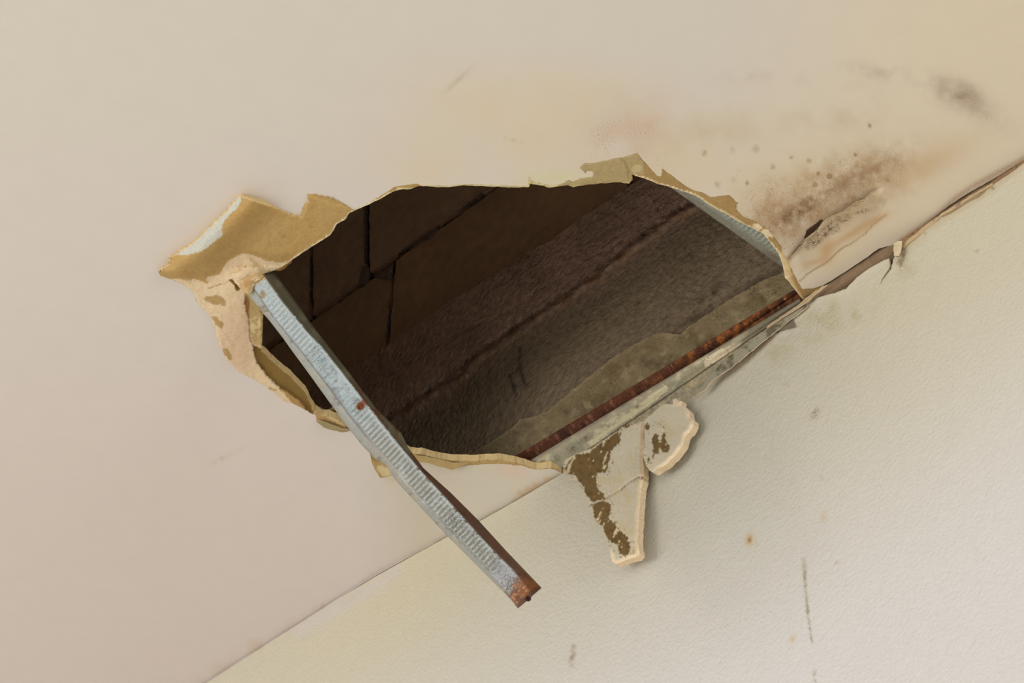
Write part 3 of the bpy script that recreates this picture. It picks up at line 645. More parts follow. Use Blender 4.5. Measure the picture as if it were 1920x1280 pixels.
def beam_relief(uv):
    q = uv + np.stack([fbm(uv, 26, 91, 4), fbm(uv, 26, 92, 4)], 1) * 8
    d1 = dist_line(q, SEAM)
    side = np.interp(uv[:, 0], [p[0] for p in SEAM], [p[1] for p in SEAM]) - uv[:, 1]   # >0: above the seam
    z = -.0025 * sstep(-6, 10, side)                   # upper part set back a little
    z = z - .006 * np.exp(-(d1 / 4) ** 2) * np.clip(.4 + 1.3 * fbm(uv, 14, 93, 3), 0, 1.3)
    z = z + .004 * np.exp(-((d1 - 9) / 6) ** 2) * (side < 0)
    d2 = dist_line(q, SEAM2)
    z = z - .0015 * np.exp(-(d2 / 2.2) ** 2)
    z = z + .0016 * fbm(uv, 60, 94, 5) + .0008 * fbm(uv, 9, 95, 3)
    st = fbm(np.stack([uv[:, 0] * .2 + uv[:, 1] * .3, uv[:, 1] * .9 + uv[:, 0] * .6], 1), 14, 96, 3)
    z = z + .0008 * st
    return z, side, d1, d2
def beam_colour(uv, side, d1, d2):
    n = len(uv)
    C = flat(n, (132, 114, 90))
    C = mixc(C, (196, 160, 140), sstep(-70, 40, side) * 1.0)
    C = mixc(C, (120, 100, 80), np.clip(fbm(uv, 80, 97, 5), 0, 1) * .8)
    C = mixc(C, (146, 108, 78), np.exp(-((d1 - 8) / 10) ** 2) * (side < 4) * np.clip(.4 + fbm(uv, 20, 98), 0, 1))
    C = mixc(C, (40, 32, 26), np.exp(-(d1 / 3.5) ** 2) * sstep(.0, .5, fbm(uv, 16, 99, 4)) * .9)
    C = mixc(C, (56, 44, 38), np.exp(-(d2 / 1.6) ** 2) * np.clip(.3 + fbm(uv, 20, 98), 0, 1) * .8)
    C = mixc(C, (70, 58, 42), blob(uv, 1330, 560, 40, 26, -30) * sstep(-.1, .5, fbm(uv, 14, 100, 4)) * .8)
    C = mixc(C, (60, 50, 38), (blob(uv, 1300, 598, 28, 8, -20) + blob(uv, 1420, 530, 60, 8, -30)) * .6)
    C = mixc(C, (98, 82, 62), blob(uv, 1200, 690, 40, 18) * .4)
    # old marks brushed on the concrete
    for ln, w in (([(957, 704), (960, 716), (964, 728), (967, 740)], 3.0), ([(955, 705), (965, 698), (972, 690)], 2.2), ([(976, 684), (977, 696), (981, 708), (985, 721)], 3.2), ([(974, 650), (976, 664), (972, 678)], 2.2), ([(962, 724), (967, 722)], 3)):
        C = mixc(C, (52, 46, 42), np.exp(-(dist_line(uv, ln, 14) / w) ** 2) * .75)
    for a, b in (((823, 684), (824, 705)), ((803, 697), (803, 716)), ((888, 568), (890, 578))):
        C = mixc(C, (190, 176, 150), np.exp(-(dist_line(uv, [a, b], 8) / .9) ** 2) * .5)
    return C
P, F = tri(bo, [(4, [(560, 720), (1190, 330), (1540, 480), (1480, 600), (960, 900), (700, 900)]), (30, BP)])
z, side, d1, d2 = beam_relief(P)
V = on_wall(P, -.009 + z); F = orient(V, F, CAM)
Vt, Ft, Ct, St = thicken(V, F, (0, .16, 0), beam_colour(P, side, d1, d2), (112, 96, 80), .16 + .12 * fbm(P, 40, 101, 4) + .2 * np.exp(-(d1 / 10) ** 2))
beam = mesh_obj('concrete_beam', Vt, Ft, M_conc, wall, Ct, St)
beam['label'] = 'rough dark concrete beam face with a crumbly seam'

# ---- blocks of the wall above the beam, set back
YB = -.085
def block(outline, seed, c, dy=0.0):
    o = dens(outline, 7, 1.5, seed)
    P, F = tri(o, [(22, outline)])
    ol = np.vstack([o, o[:1]])
    rd = np.exp(-(dist_line(P, ol) / 4.0) ** 2)
    V = on_wall(P, YB + dy - .003 * rd + .0012 * fbm(P, 50, seed + 3, 4)); F = orient(V, F, CAM)
    C = flat(len(P), c) * (1 + .14 * fbm(P, 60, seed + 5, 4)[:, None])
    Vt, Ft, Ct, St = thicken(V, F, (0, .08, 0), C, c, np.full(len(P), .12))
    return mesh_obj('block', Vt, Ft, M_block, wall, Ct, St)
block([(470, 420), (578, 345), (579, 500), (577, 592), (470, 668)], 1, (222, 190, 162))
block([(586, 340), (681, 275), (681, 400), (679, 527), (640, 552), (588, 591)], 2, (226, 192, 164))
block([(693, 268), (950, 95), (1160, -45), (1160, 178), (905, 362), (820, 418), (742, 474), (712, 498), (693, 510)], 3, (230, 194, 164))
block([(440, 702), (585, 602), (650, 558), (692, 527), (728, 506), (732, 530), (724, 600), (718, 720), (620, 790), (440, 905)], 4, (218, 182, 146), .003)
block([(743, 488), (790, 452), (850, 412), (920, 362), (1166, 190), (1180, 420), (960, 560), (800, 680), (728, 720), (733, 600), (738, 540)], 5, (226, 188, 150), .002)
block([(1168, -50), (1600, -330), (1600, -110), (1172, 178)], 6, (190, 150, 112))
block([(1176, 190), (1600, -100), (1600, 170), (1190, 410)], 7, (190, 150, 104))
block([(200, 605), (462, 426), (462, 672), (200, 850)], 8, (184, 146, 110))
block([(200, 868), (432, 708), (432, 910), (200, 1070)], 9, (184, 146, 104))
# mortar bed behind and lumps squeezed out of the joints
bx = on_wall([(200, 1080), (1600, 180), (1600, -900), (200, 0)], YB - .014)
mesh_obj('mortar_bed', bx, [(0, 1, 2, 3)], M_conc, wall, flat(4, (104, 84, 76)), smooth=False)
def lump(outline, seed, c=(172, 146, 138), out=.006):
    o = dens(outline, 3, .8, seed)
    P, F = tri(o, [(3.5, outline)])
    dd = dist_line(P, np.vstack([o, o[:1]]))
    V = on_wall(P, YB - .010 + (out + .010) * sstep(0, 6, dd) + .002 * fbm(P, 9, seed, 3)); F = orient(V, F, CAM)
    return mesh_obj('mortar', V, F, M_conc, wall, flat(len(P), c), np.full(len(P), .1))
lump([(677, 500), (687, 497), (695, 505), (696, 520), (690, 535), (676, 545), (668, 538), (672, 515)], 1)
lump([(695, 515), (715, 508), (738, 492), (740, 505), (737, 525), (722, 530), (705, 524)], 2)
lump([(765, 460), (790, 446), (812, 430), (825, 418), (824, 432), (815, 445), (803, 452), (790, 458), (772, 470)], 3)
lump([(742, 478), (760, 462), (768, 462), (764, 470), (748, 480)], 4)
lump([(850, 398), (880, 378), (900, 360), (913, 354), (906, 372), (895, 378), (870, 392), (855, 402)], 5)
lump([(680, 380), (690, 380), (691, 440), (690, 495), (681, 495), (683, 440)], 6, (140, 118, 112), .001)
lump([(727, 560), (734, 545), (735, 600), (730, 640), (722, 655), (724, 600)], 7, (150, 128, 118), .001)
lump([(578, 480), (586, 480), (586, 560), (583, 592), (579, 560)], 8, (130, 110, 100), -.002)

# ---- unseen slab and walls added round the void, pale to bounce light
xv0 = float(on_ceiling([(300, 510)])[0, 0]) - 1.25; xv1 = float(on_ceiling([(1504, 560)])[0, 0]) + .30; HV = H + 1.2
slab = box('bounce_slab', (xv0 - .1, -1.2, HV), (xv1 + .1, .4, HV + .15), M_block, None, (232, 220, 206))
tag(slab, 'unseen pale slab added above the ceiling void to bounce light', 'slab', kind='structure')
box('bounce_wall', (xv0 - .1, -1.0, H + .03), (xv0, .3, HV), M_block, slab, (226, 212, 196))
box('bounce_wall', (xv1, -1.2, H + .03), (xv1 + .1, .3, HV), M_block, slab, (226, 212, 196))
box('bounce_wall', (xv0, -1.0, H + .03), (xv1, -.9, HV), M_block, slab, (226, 212, 196))
box('bounce_wall', (xv0, .24, H - .3), (xv1, .3, HV), M_block, slab, (226, 212, 196))
floor = box('floor', (-6, -6, -.1), (6, .3, 0), M_ceil, None, (222, 222, 222))
tag(floor, 'plain floor under the camera', 'floor', kind='structure')

# ------------------------------------------------------------------ swept steel sections
def sweep(name, rows, C, Sk, mat, parent=None, th=.0008, closed=False, recenter=True):
    """rows: (stations, cross points, 3); makes a sheet with thickness th"""
    n, k, _ = rows.shape
    V = rows.reshape(-1, 3); F = []
    for i in range(n - 1):
        for j in range(k - 1):
            a = i * k + j; F.append((a, a + 1, a + k + 1, a + k))
    o = mesh_obj(name, V, F, mat, parent, C.reshape(-1, 3), Sk.ravel(), recenter=recenter)
    md = o.modifiers.new('sheet', 'SOLIDIFY'); md.thickness = th; md.offset = 0
    return o

# --- hanging channel: seen face, right flange, left flange with lip
D0 = np.array([480.0, 525.0]); DD = np.array([505.0, 585.0]); DD /= np.linalg.norm(DD); NN = np.array([DD[1], -DD[0]])
def sn(pts): q = np.asarray(pts, float) - D0; return q @ DD, q @ NN
def tab(pts):
    s, nn = sn(pts); o = np.argsort(s); return s[o], nn[o]
T_LO = tab([(455, 515), (466, 552), (480, 570), (492, 585), (506, 601), (530, 632), (550, 660), (576, 695), (612, 745), (650, 797), (677, 832), (704, 860), (724, 871), (740, 897), (755, 914), (796, 958), (838, 1003), (897, 1062), (957, 1122), (972, 1141)])
T_L = tab([(452, 505), (471, 534), (478, 544), (517, 600), (570, 665), (617, 726), (655, 778), (690, 822), (728, 866), (796, 945), (850, 1000), (897, 1050), (945, 1101), (974, 1139)])
T_R = tab([(462, 484), (494, 518), (530, 565), (575, 620), (608, 655), (640, 695), (690, 760), (740, 823), (790, 882), (844, 941), (906, 1010), (963, 1070), (998, 1114)])
T_F = tab([(466, 482), (495, 494), (512, 508), (542, 560 - 12), (580, 603), (622, 657), (660, 706), (705, 766), (736, 796), (752, 812), (764, 838), (794, 878), (845, 924), (897, 976), (950, 1034), (1013, 1100)])
S_END = 786.5
PT = on_ceiling([(480, 525)], .012)[0]; zT = (PT - CAM) @ FWD
PE_ = None
# free end hangs 0.30 m out from the wall
rE = rays([(985, 1110)])[0]; tE = (-.30 - CAM[1]) / rE[1]; zE = float(tE)
s_e = sn([(985, 1110)])[0][0]
def zdepth(s): return 1.0 / (1 / zT + (1 / zE - 1 / zT) * (s / s_e))
ss = np.arange(-34, S_END + .01, 1.3); ss[-1] = S_END
nL, nR, nF, nLO = (np.interp(ss, *T) for T in (T_L, T_R, T_F, T_LO))
RIB = 9.0
cols = []; fr = np.linspace(0, 1, 13)
lay = []          # (n offset, depth behind the face, kind)
rows = []; kinds = []
back = .024
def px(s, nn): return D0[None] + s[:, None] * DD[None] + nn[:, None] * NN[None]
zs = zdepth(ss)
rib = (.5 + .5 * np.sin(2 * math.pi * (ss) / RIB + .0)) ** 1.6
def add(nn, dz, kind): rows.append(at_depth(px(ss, nn), zs + dz)); kinds.append((nn, kind))
add(nLO + 4, .026 + 0 * ss, 0)
add(nLO, .020 + 0 * ss, 0)
add(nLO * .6 + nL * .4, .010 + 0 * ss, 1)
add(nLO * .15 + nL * .85, .0022 + 0 * ss, 1)
ribzone = sstep(20, 60, ss) * (1 - .7 * np.exp(-((ss - 235) / 70) ** 4)) * sstep(S_END - 60, S_END - 110, ss)
for f in fr:
    w = sstep(.10, .2, np.array([f]))[0] * sstep(.96, .86, np.array([f]))[0]
    skew = (f - .5) * 3.0
    rb = (.5 + .5 * np.sin(2 * math.pi * (ss + skew) / RIB)) ** 1.5
    dz = -.0006 * rb * w * ribzone + .0006 * (1 - w) * (f < .5) + .0005 * (f < .08)
    dz = dz - .0007 * math.exp(-((f - .07) / .05) ** 2)
    add(nL + (nR - nL) * f, dz, 2 + f)
add(nR * .92 + nF * .08, .0016 + 0 * ss, 4)
for g in (.25, .5, .75, 1.0):
    add(nR + (nF - nR) * g, .003 + back * g, 4 + g)
add(nF - 3, .003 + back + .001, 6)
R3 = np.stack(rows, 1)
# taper the end of the flange (clipped corner)
K = len(rows); n = len(ss)
U2 = to_px(R3.reshape(-1, 3))
kk = np.array([[k] * n for _, k in kinds]).T.ravel() if False else np.tile(np.array([k for _, k in kinds]), n)
sA = np.repeat(ss, K)
q = U2
C = flat(len(q), (166, 182, 188))
C = mixc(C, (140, 141, 134), sstep(260, 420, sA))
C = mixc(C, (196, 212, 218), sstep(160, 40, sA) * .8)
C = mixc(C, (120, 126, 124), sstep(-.05, .5, fbm(q, 7, 7, 4)) * .9 * (.15 + .65 * np.exp(-((sA - 250) / 90) ** 2)))
C = mixc(C, (206, 216, 216), sstep(.1, .55, fbm(q, 16, 17, 4)) * .3)
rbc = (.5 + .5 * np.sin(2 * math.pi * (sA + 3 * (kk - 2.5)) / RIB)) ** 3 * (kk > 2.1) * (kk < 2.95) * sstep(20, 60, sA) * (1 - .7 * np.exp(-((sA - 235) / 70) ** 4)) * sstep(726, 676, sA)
C = mixc(C, (204, 208, 204), rbc * .55)  # painted highlight on each rib
C = mixc(C, (112, 112, 106), np.roll(rbc.reshape(n, K), 3, 0).ravel() * .45)  # painted shade beside each rib
face = (kk >= 2) & (kk < 4)
f_ = np.where(face, kk - 2, 0)
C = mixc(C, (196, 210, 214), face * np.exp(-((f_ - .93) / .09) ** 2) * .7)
# lip side
lip = kk < 2
C = mixc(C, (160, 160, 150), lip * .7)
C = mixc(C, (176, 170, 148), lip * sstep(.0, .5, fbm(q, 16, 27, 4)) * .7)
C = mixc(C, (120, 108, 88), lip * sstep(.3, .6, fbm(q, 9, 28, 4)) * .8)
C = mixc(C, (104, 90, 86), np.exp(-((f_ - .02) / .05) ** 2) * face * sstep(500, 300, sA) * .9)
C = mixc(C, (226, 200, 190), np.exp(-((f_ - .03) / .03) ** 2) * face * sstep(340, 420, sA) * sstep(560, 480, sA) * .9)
# flange: shaded-side tone painted on the metal at the top, brown rust lower down
fl = kk >= 4
fg = np.where(fl, kk - 4, 0)
C = mixc(C, (112, 108, 88), fl * 1.0)
C = mixc(C, (142, 136, 112), fl * sstep(.0, .5, fbm(q, 22, 37, 4)) * .6)
C = mixc(C, (112, 66, 40), fl * sstep(.05, .4, fbm(q, 12, 38, 4) + .5 * np.exp(-(fg / .3) ** 2)) * sstep(200, 300, sA) * .8)
C = mixc(C, (108, 76, 60), fl * sstep(428, 450, sA))
C = mixc(C, (92, 58, 42), fl * sstep(428, 450, sA) * sstep(.0, .5, fbm(q, 14, 39, 4)))
# ragged white corrosion border where the rust begins
bite = face * sstep(.93, .96, f_ + .10 * fbm(q, 9, 40, 4)) * sstep(430, 470, sA)
C = mixc(C, (104, 70, 50), bite)
C = mixc(C, (92, 78, 66), face * sstep(.97, .99, f_ + .06 * fbm(q, 7, 41, 4)) * sstep(0, 60, sA) * .9)
# rusted foot
rs = sstep(S_END - 44, S_END - 36, sA + 16 * fbm(q, 8, 45, 4) + 14 * (f_ - .5) * face)
C = mixc(C, (136, 82, 44), rs * (kk > .5))
C = mixc(C, (186, 136, 96), rs * face * sstep(.0, .4, fbm(q, 3.2, 46, 3)) * .8)
C = mixc(C, (92, 52, 32), rs * sstep(.1, .5, fbm(q, 10, 47, 3)) * .8)
C = mixc(C, (80, 46, 34), sstep(S_END - 14, S_END - 4, sA + 6 * fbm(q, 6, 48)) * .8)
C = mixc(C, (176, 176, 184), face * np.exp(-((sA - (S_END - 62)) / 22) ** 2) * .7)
# rust round the screw
ds = np.hypot(q[:, 0] - 681, q[:, 1] - 757)
C = mixc(C, (120, 62, 34), sstep(14, 4, ds + 5 * fbm(q, 5, 49)) * .85)
C = mixc(C, (166, 150, 112), face * sstep(.2, .4, blob(q, 493, 552, 5, 7)) * .9)
# plaster smear on top
pl = sstep(4, -3, sA - 6 + 6 * fbm(q, 9, 60, 3)) * (kk >= .5) * (kk < 4)
C = mixc(C, (196, 166, 122), pl)
C = mixc(C, (228, 204, 166), pl * sstep(0, .3, fbm(q, 7, 61, 3)))
SK = .28 + .3 * np.clip(fbm(q, 25, 62, 4), 0, 1) + .3 * face * sstep(480, 600, sA) * .4
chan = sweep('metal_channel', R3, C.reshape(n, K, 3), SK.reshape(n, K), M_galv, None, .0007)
tag(chan, 'loose ribbed galvanised steel channel hanging diagonally from the hole, its lower end rusted brown', 'metal channel')
def disc(name, u, v, rad, out, parent, c, mat=M_rust, dome=.3, s=None):
    ang = np.linspace(0, 2 * math.pi, 13)[:-1]; V = []; C = []
    z0 = zdepth(sn([(u, v)])[0])[0]
    for rr, dz in ((1.0, .0015), (.95, -out * .6), (.6, -out), (.25, -out * .7)):
        p = np.stack([u + rad[0] * rr * np.cos(ang), v + rad[1] * rr * np.sin(ang)], 1)
        V.append(at_depth(p, np.full(12, z0 + dz))); C += [c] * 12
    V.append(at_depth([(u, v)], [z0 - out * .45])); C.append((60, 28, 14))
    V = np.vstack(V); F = []
    for k in range(3):
        for i in range(12): F.append((k * 12 + i, k * 12 + (i + 1) % 12, (k + 1) * 12 + (i + 1) % 12, (k + 1) * 12 + i))
    for i in range(12): F.append((36 + i, 36 + (i + 1) % 12, 48))
    return mesh_obj(name, V, F, mat, parent, np.array([lin(x) for x in C]), np.full(len(V), .3), recenter=True)
disc('screw', 675, 762, (6.5, 7.5), .0035, chan, (128, 68, 28))['label'] = 'rusty brown screw head'
disc('screw', 990, 1122, (6, 5.5), .004, chan, (62, 36, 34))['label'] = 'dark rusted screw stub at the lower end'
# plaster lump still clinging to the upper end
o = dens(chunk, 2.4, 1.0, 66)
P, F = tri(o, [(2.6, chunk)])
dd = dist_line(P, np.vstack([o, o[:1]]))
zc = zdepth(sn(P)[0]) - .003 - .006 * sstep(0, 9, dd) - .0016 * fbm(P, 9, 67, 4)
V = at_depth(P, zc); F = orient(V, F, CAM)
Cc = flat(len(P), (192, 162, 116)); Cc = mixc(Cc, (226, 206, 172), sstep(.0, .35, fbm(P, 10, 68, 4))); Cc = mixc(Cc, (178, 140, 88), sstep(.1, .4, fbm(P, 14, 69, 4)) * .8)
Vt, Ft, Ct, St = thicken(V, F, FWD * .006, Cc, (200, 176, 136), np.full(len(P), .2))
mesh_obj('plaster_lump', Vt, Ft, M_board, chan, Ct, St)['label'] = 'cream plaster lump stuck to the top of the channel'

# --- right ceiling channel on top of the board
Hb = -.0125
e0, e1 = on_ceiling([(1247, 347), (1465, 502)], Hb)
dv = (e1 - e0) / np.linalg.norm(e1 - e0); wd = np.array([-dv[1], dv[0], 0]); wd = wd if wd @ RIGHT > 0 else -wd
tw = (-.003 - e1[1]) / dv[1]
A1 = e1 + dv * (tw - .02); A0 = e0 - dv * .3
Ln = np.linalg.norm(A1 - A0); ns = int(Ln / .0011)
tt = np.linspace(0, Ln, ns)
prof = [(-.0, .026), (0, .013), (0, .002), (.0012, 0), (.007, 0), (.012, .0003), (.0135, 0), (.02, 0), (.03, 0), (.04, 0), (.047, 0), (.049, .0004), (.054, 0), (.0588, 0), (.06, .002), (.06, .026)]
rows = []; wx = []
for w, hz in prof:
    rz = np.full(ns, hz)
    if .012 < w < .048: rz = rz - .0011 * (.5 + .5 * np.sin(2 * math.pi * (tt + w * .25) / .0068)) ** 1.4
    rows.append(A0[None] + dv[None] * tt[:, None] + wd[None] * w + np.array([0, 0, 1.0])[None] * (rz[:, None] + .0015)); wx.append(w)
R3 = np.stack(rows, 1); K = len(prof)
q = to_px(R3.reshape(-1, 3)); wv = np.tile(np.array(wx), ns)
C = flat(len(q), (156, 162, 154)); C = mixc(C, (138, 140, 130), sstep(.0, .5, fbm(q, 7, 7, 4)) * .6)
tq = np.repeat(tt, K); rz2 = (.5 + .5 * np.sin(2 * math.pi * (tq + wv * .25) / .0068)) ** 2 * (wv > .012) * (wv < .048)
C = mixc(C, (214, 216, 204), rz2 * .6); C = mixc(C, (104, 108, 102), (1 - rz2) * (wv > .012) * (wv < .048) * .35)  # rib highlights and the shade between them painted into the colour
C = mixc(C, (140, 134, 118), (wv < .012) * .7)
C = mixc(C, (110, 66, 48), (blob(q, 1290, 379, 8, 4, 30) + .6 * blob(q, 1450, 480, 14, 5, 35)) * .9)
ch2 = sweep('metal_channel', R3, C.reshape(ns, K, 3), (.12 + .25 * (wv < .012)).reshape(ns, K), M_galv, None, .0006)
tag(ch2, 'ribbed grey steel channel still fixed above the ceiling along the right edge of the hole', 'metal channel')

# --- perimeter track along the wall: rusty upper leg, plaster-smeared lower leg
def lin3(a, b, t): return a[None] * (1 - t[:, None]) + b[None] * t[:, None]
za_w = on_wall([(1040, 892)], .0)[0]; wa = za_w.copy(); wa[2] += .004
wb = on_wall([(1500, 571)], .0)[0]
dw = (wb - wa) / (wb[0] - wa[0])
Lx0, Lx1 = wa[0] - .055, wb[0] + .004
def wpt(x):
    return np.stack([x, np.full_like(x, -.0002), wa[2] + dw[2] * (x - wa[0])], 1)
ns = 420
xs = np.linspace(Lx0, Lx1, ns)
Wp = wpt(xs)
# outer edge of the lower leg passes through these pixels at the height of the leg
def outer_y(uvp, zz):
    r = rays([uvp])[0]; return CAM + r * (zz - CAM[2]) / r[2]
zo_a = H - float(sag(np.array([[985.0, 871.0]]))[0]) + .012; zo_b = wb[2] + .002
oa = outer_y((985, 868), zo_a); ob = outer_y((1503, 557), zo_b)
tx = np.clip((xs - oa[0]) / (ob[0] - oa[0]), -.1, 1.0)
oy = oa[1] + (ob[1] - oa[1]) * tx
oz = zo_a + (zo_b - zo_a) * tx
hw = .0245 - .004 * tx                                       # height of the web
rows = []; tags = []
for g in np.linspace(1, 0, 11):                             # lower leg from its free edge to the wall
    rows.append(np.stack([xs, Wp[:, 1] * (1 - g) + oy * g, Wp[:, 2] * (1 - g) + oz * g + .0006 * np.sin(g * 9)], 1)); tags.append(g)
for g in (.3, .7, 1.0):
    rows.append(np.stack([xs, Wp[:, 1] + 0 * xs, Wp[:, 2] + hw * g], 1)); tags.append(2 + g)
for g in (.15, .4, .65, .85, 1.0):
    rows.append(np.stack([xs, Wp[:, 1] * (1 - g) + oy * 1.02 * g, Wp[:, 2] * (1 - g) + oz * g + hw * (1 - .12 * g) - .0022 * math.sin(g * 3.14)], 1)); tags.append(4 + g)
R3 = np.stack(rows, 1); K = len(rows)
q = to_px(R3.reshape(-1, 3)); tg = np.tile(np.array(tags), ns)
C = flat(len(q), (160, 150, 124))
low = tg < 1.5
C = mixc(C, (196, 186, 154), low * sstep(.0, .4, fbm(np.stack([q[:, 0] * .6 + q[:, 1] * -.1, q[:, 1] + q[:, 0] * .62], 1), 16, 110, 4)))
C = mixc(C, (146, 142, 122), low * sstep(.0, .5, fbm(q, 40, 111, 4)) * .6)
C = mixc(C, (226, 208, 176), low * inside(q + np.stack([fbm(q, 8, 5), fbm(q, 8, 6)], 1) * 2, [(1321, 683), (1323, 673), (1350, 655), (1388, 639), (1390, 648), (1365, 666), (1335, 680), (1322, 690)]))
C = mixc(C, (208, 196, 160), low * inside(q + np.stack([fbm(q, 8, 5), fbm(q, 8, 6)], 1) * 2, [(1100, 830), (1150, 795), (1245, 722), (1256, 728), (1210, 765), (1140, 812), (1110, 838)]))
C = mixc(C, (112, 104, 84), low * sstep(1330, 1440, q[:, 0]) * .8)
C = mixc(C, (92, 76, 48), low * (blob(q, 1071, 840, 10, 6, -30) + blob(q, 1045, 858, 6, 5) + blob(q, 1096, 822, 12, 5, -30) + .9 * blob(q, 1020, 865, 8, 4) + .8 * blob(q, 1195, 762, 8, 3, -20) + .8 * blob(q, 1275, 722, 10, 3, -40)) * np.clip(.6 + fbm(q, 5, 3), 0, 1))
C = mixc(C, (84, 66, 56), np.exp(-((tg - 1) / .1) ** 2) * .7 * low)
up = tg > 1.5
C = mixc(C, (90, 50, 30), up)
C = mixc(C, (160, 96, 40), up * np.exp(-((q[:, 0] - 1360) / 130) ** 2) * sstep(.0, .45, fbm(q, 12, 113, 4) + .15) * .9)
C = mixc(C, (136, 94, 66), up * sstep(.15, .5, fbm(q, 6, 114, 4)) * sstep(1300, 1150, q[:, 0]) * .8)
C = mixc(C, (56, 30, 24), up * sstep(.1, .5, fbm(q, 20, 115, 4)) * .8)
C = mixc(C, (205, 170, 110), up * sstep(.62, .75, fbm(q, 7, 116, 3)) * .8)
trk = sweep('metal_channel', R3, C.reshape(ns, K, 3), (.25 + .1 * fbm(q, 20, 117)).reshape(ns, K), M_rust, None, .0009)
trk.data.materials.append(M_smear)
for p in trk.data.polygons:
    if (p.index % (K - 1)) < 10: p.material_index = 1
tag(trk, 'rust-red steel edge track running along the wall at the lower right side of the hole', 'metal channel')

# --- curled paper and paint scraps between the track and the wall
leaf('torn_tape', [(1512, 570), (1497, 578), (1478, 590), (1450, 609), (1420, 632), (1400, 645), (1385, 655), (1365, 668), (1348, 685), (1330, 705), (1318, 722), (1309, 738), (1322, 730), (1333, 716), (1345, 706), (1370, 690), (1392, 672), (1422, 647), (1450, 625), (1478, 603), (1497, 589), (1514, 575)],
     lambda P: .008 + .010 * sstep(1500, 1330, P[:, 0]), lambda P: mixc(flat(len(P), (156, 148, 124)), (104, 94, 70), sstep(-.1, .4, fbm(P, 14, 5, 4))), parent=wall, wall=True, core=(232, 208, 180), seed=21, step=2.6)
leaf('torn_tape', [(1526, 554), (1540, 543), (1552, 533), (1543, 536), (1528, 546), (1512, 558), (1498, 570), (1478, 584), (1440, 610), (1437, 615), (1470, 594), (1490, 581), (1505, 571), (1516, 563)],
     lambda P: .012 + .003 * fbm(P, 20, 3), (184, 160, 124), parent=wall, wall=True, core=(226, 200, 170), seed=22, step=2.6)
leaf('torn_tape', [(1676, 457), (1684, 452), (1691, 451), (1691, 461), (1688, 474), (1684, 480), (1676, 479), (1675, 468)],
     lambda P: .009 + .004 * sstep(455, 480, P[:, 1]), (214, 200, 164), parent=wall, wall=True, seed=23, step=2.4)
leaf('torn_tape', [(1690, 461), (1705, 447), (1735, 422), (1765, 400), (1785, 388), (1820, 366), (1860, 343), (1862, 346), (1822, 370), (1788, 392), (1766, 404), (1738, 428), (1708, 452), (1694, 466)],
     lambda P: .004 + .002 * fbm(P, 20, 3), (190, 166, 130), parent=wall, wall=True, seed=24, step=2.6)
leaf('paint_scrap', [(1492, 590), (1486, 598), (1491, 613), (1470, 617), (1456, 621), (1454, 626), (1449, 621), (1466, 610), (1480, 598)],
     lambda P: .005 + .003 * sstep(600, 620, P[:, 1]), (128, 116, 96), parent=wall, wall=True, core=(120, 104, 84), seed=25, step=2.6)
leaf('gap_shade_strip', [(1540, 538), (1560, 526), (1600, 499), (1640, 470), (1668, 460), (1676, 462), (1672, 475), (1655, 488), (1630, 502), (1605, 520), (1595, 536), (1570, 546), (1545, 556), (1528, 562), (1520, 560)],
     lambda P: .0005 + .0 * P[:, 0], lambda P: mixc(mixc(flat(len(P), (140, 116, 90)), (70, 56, 44), sstep(8, 28, P[:, 1] - wl(P[:, 0]) ) * .9), (112, 94, 72), sstep(.0, .5, fbm(P, 22, 6, 4)) * .5), parent=wall, wall=True, seed=26, step=3)  # gap shading painted on a flat strip, darker towards the bottom
leaf('peeled_rim', [(1740, 418), (1790, 385), (1812, 372), (1838, 362), (1862, 345), (1850, 356), (1838, 368), (1818, 378), (1800, 389), (1786, 398), (1764, 408)],
     lambda P: .0035 + 0 * P[:, 0], (150, 128, 104), parent=wall, wall=True, seed=27, step=2.6)

# ------------------------------------------------------------------ broken plaster pieces hanging on the wall
big_o = [(1055, 873), (1059, 863), (1071, 856), (1084, 849), (1107, 841), (1124, 830), (1149, 814), (1169, 799), (1183, 794), (1207, 789), (1207, 832), (1205, 855), (1208, 889), (1203, 914), (1199, 953), (1197, 990), (1196, 1018), (1199, 1038), (1194, 1044), (1180, 1048), (1166, 1052), (1155, 1057), (1148, 1052), (1143, 1029), (1138, 1015), (1127, 993), (1112, 967), (1104, 948), (1097, 932), (1091, 917), (1080, 900), (1067, 893), (1058, 886)]
small_o = [(1208, 787), (1219, 778), (1233, 765), (1247, 757), (1262, 757), (1262, 748), (1268, 746), (1273, 751), (1280, 752), (1276, 760), (1284, 762), (1291, 768), (1294, 780), (1301, 787), (1301, 797), (1294, 809), (1285, 816), (1281, 832), (1274, 844), (1262, 858), (1250, 870), (1225, 885), (1218, 882), (1211, 872), (1207, 861), (1206, 847), (1208, 832)]
br_big = [[(1059, 878), (1068, 862), (1080, 852), (1096, 849), (1108, 846), (1124, 832), (1148, 816), (1162, 804), (1165, 812), (1160, 832), (1146, 845), (1143, 862), (1138, 880), (1134, 887), (1120, 886), (1118, 905), (1121, 918), (1132, 925), (1133, 935), (1112, 941), (1098, 925), (1092, 912), (1086, 903), (1078, 890), (1066, 887)],
          [(1113, 946), (1126, 940), (1146, 944), (1144, 962), (1142, 972), (1152, 980), (1162, 994), (1176, 1005), (1182, 1020), (1182, 1032), (1174, 1042), (1160, 1036), (1156, 1020), (1142, 1015), (1131, 990), (1120, 980), (1112, 962)],
          [(1170, 801), (1178, 794), (1184, 794), (1178, 800), (1172, 804)]]
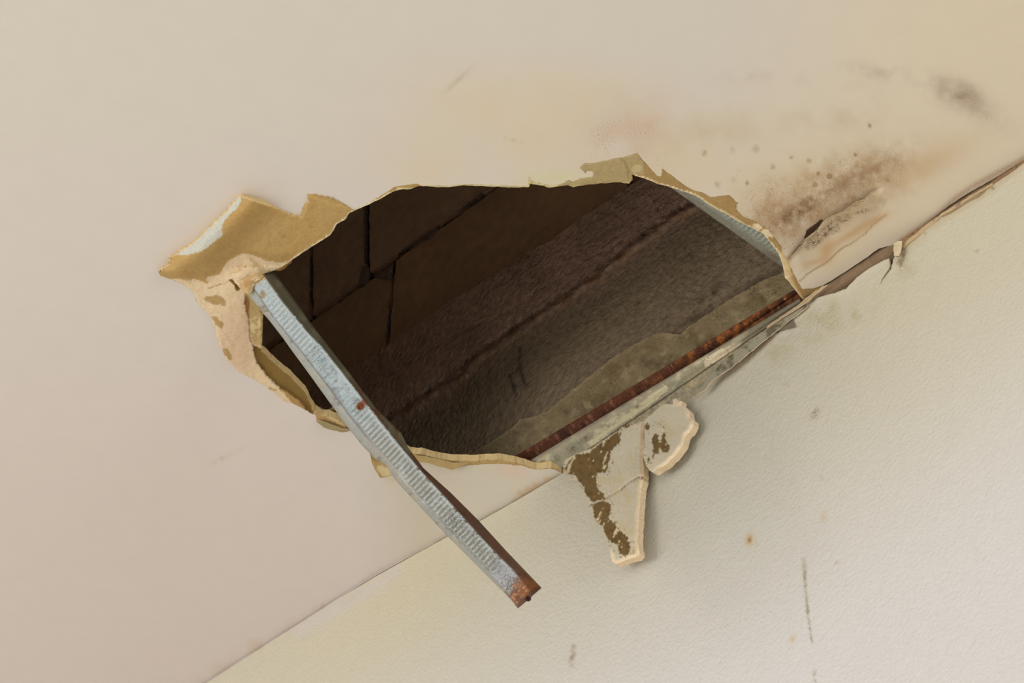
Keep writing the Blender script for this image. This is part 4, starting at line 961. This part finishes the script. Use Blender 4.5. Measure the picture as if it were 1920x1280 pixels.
br_small = [[(1222, 826), (1228, 813), (1234, 815), (1236, 830), (1240, 820), (1243, 800), (1248, 816), (1250, 832), (1256, 836), (1254, 845), (1243, 849), (1238, 838), (1232, 852), (1224, 852), (1226, 838)],
            [(1210, 800), (1214, 793), (1218, 800), (1216, 810)], [(1213, 860), (1217, 856), (1218, 862), (1214, 866)]]
def fragment(outline, browns, rimfun, off, seed, label):
    o = dens(outline, 2.3, 1.1, seed)
    P, F = tri(o, [(2.6, outline)])
    ol = np.vstack([o, o[:1]])
    dd = dist_line(P, ol)
    rim = rimfun(P)
    out = off(P) + .0035 * sstep(0, 7, dd + 9 * (1 - rim)) + .0006 * fbm(P, 18, seed + 1, 4)
    q = P + np.stack([fbm(P, 6, seed + 2, 3), fbm(P, 6, seed + 3, 3)], 1) * 2.0
    C = flat(len(P), (200, 189, 164))
    C = mixc(C, (198, 180, 138), sstep(.0, .5, fbm(P, 20, seed + 4, 4)) * .7)
    C = mixc(C, (232, 210, 176), rim * sstep(8.5, 3.5, dd + 2 * fbm(P, 9, seed + 5)) * 1.0)
    scr = fbm(np.stack([P[:, 0] * 1.6 + P[:, 1] * .55, P[:, 1] * .25 - P[:, 0] * .1], 1), 7, seed + 6, 3)
    for b in browns:
        ib = inside(q, b)
        C = mixc(C, (114, 90, 52), ib * 1.0)
        C = mixc(C, (88, 68, 36), ib * sstep(.0, .5, fbm(P, 7, seed + 7, 3)) * .7)
        C = mixc(C, (218, 200, 160), ib * sstep(.30, .42, scr) * .9)
        C = mixc(C, (112, 88, 50), (~ib) * (dist_line(P, np.vstack([b, b[:1]]), 14) < 8) * sstep(.30, .5, fbm(P, 3.4, seed + 11, 3)) * .7)
        out = out - .0006 * ib
    if seed == 70:
        crk = [(1104, 948), (1116, 944), (1133, 937), (1147, 928), (1164, 917), (1178, 905), (1196, 895), (1207, 896)]
        dc = dist_line(q, crk)
        C = mixc(C, (110, 84, 54), np.exp(-(dc / 1.0) ** 2) * .85); out = out - .002 * np.exp(-(dc / 1.6) ** 2)
    V = on_wall(P, out); F = orient(V, F, CAM)
    Vt, Ft, Ct, St = thicken(V, F, (0, .009, 0), C, (228, 204, 168), .14 + .3 * np.clip(fbm(P, 22, seed + 8), 0, 1))
    ob = mesh_obj('plaster_fragment', Vt, Ft, M_board, None, Ct, St, recenter=True)
    return tag(ob, label, 'plaster piece', 'broken plaster pieces hanging on the wall')
fragment(big_o, br_big, lambda P: sstep(1170, 1200, P[:, 0] + .03 * (P[:, 1] - 900)) * 1.0 + sstep(1020, 1045, P[:, 1]), lambda P: .018 + .012 * sstep(850, 1040, P[:, 1]), 70,
         'large triangular piece of cracked plaster with brown paper patches, its point hanging down the wall')
fragment(small_o, br_small, lambda P: sstep(1240, 1262, P[:, 0] + .3 * (P[:, 1] - 800)), lambda P: .020 + .006 * sstep(780, 870, P[:, 1]), 75,
         'small rounded plaster piece with a chipped cream edge, right of the triangular piece')
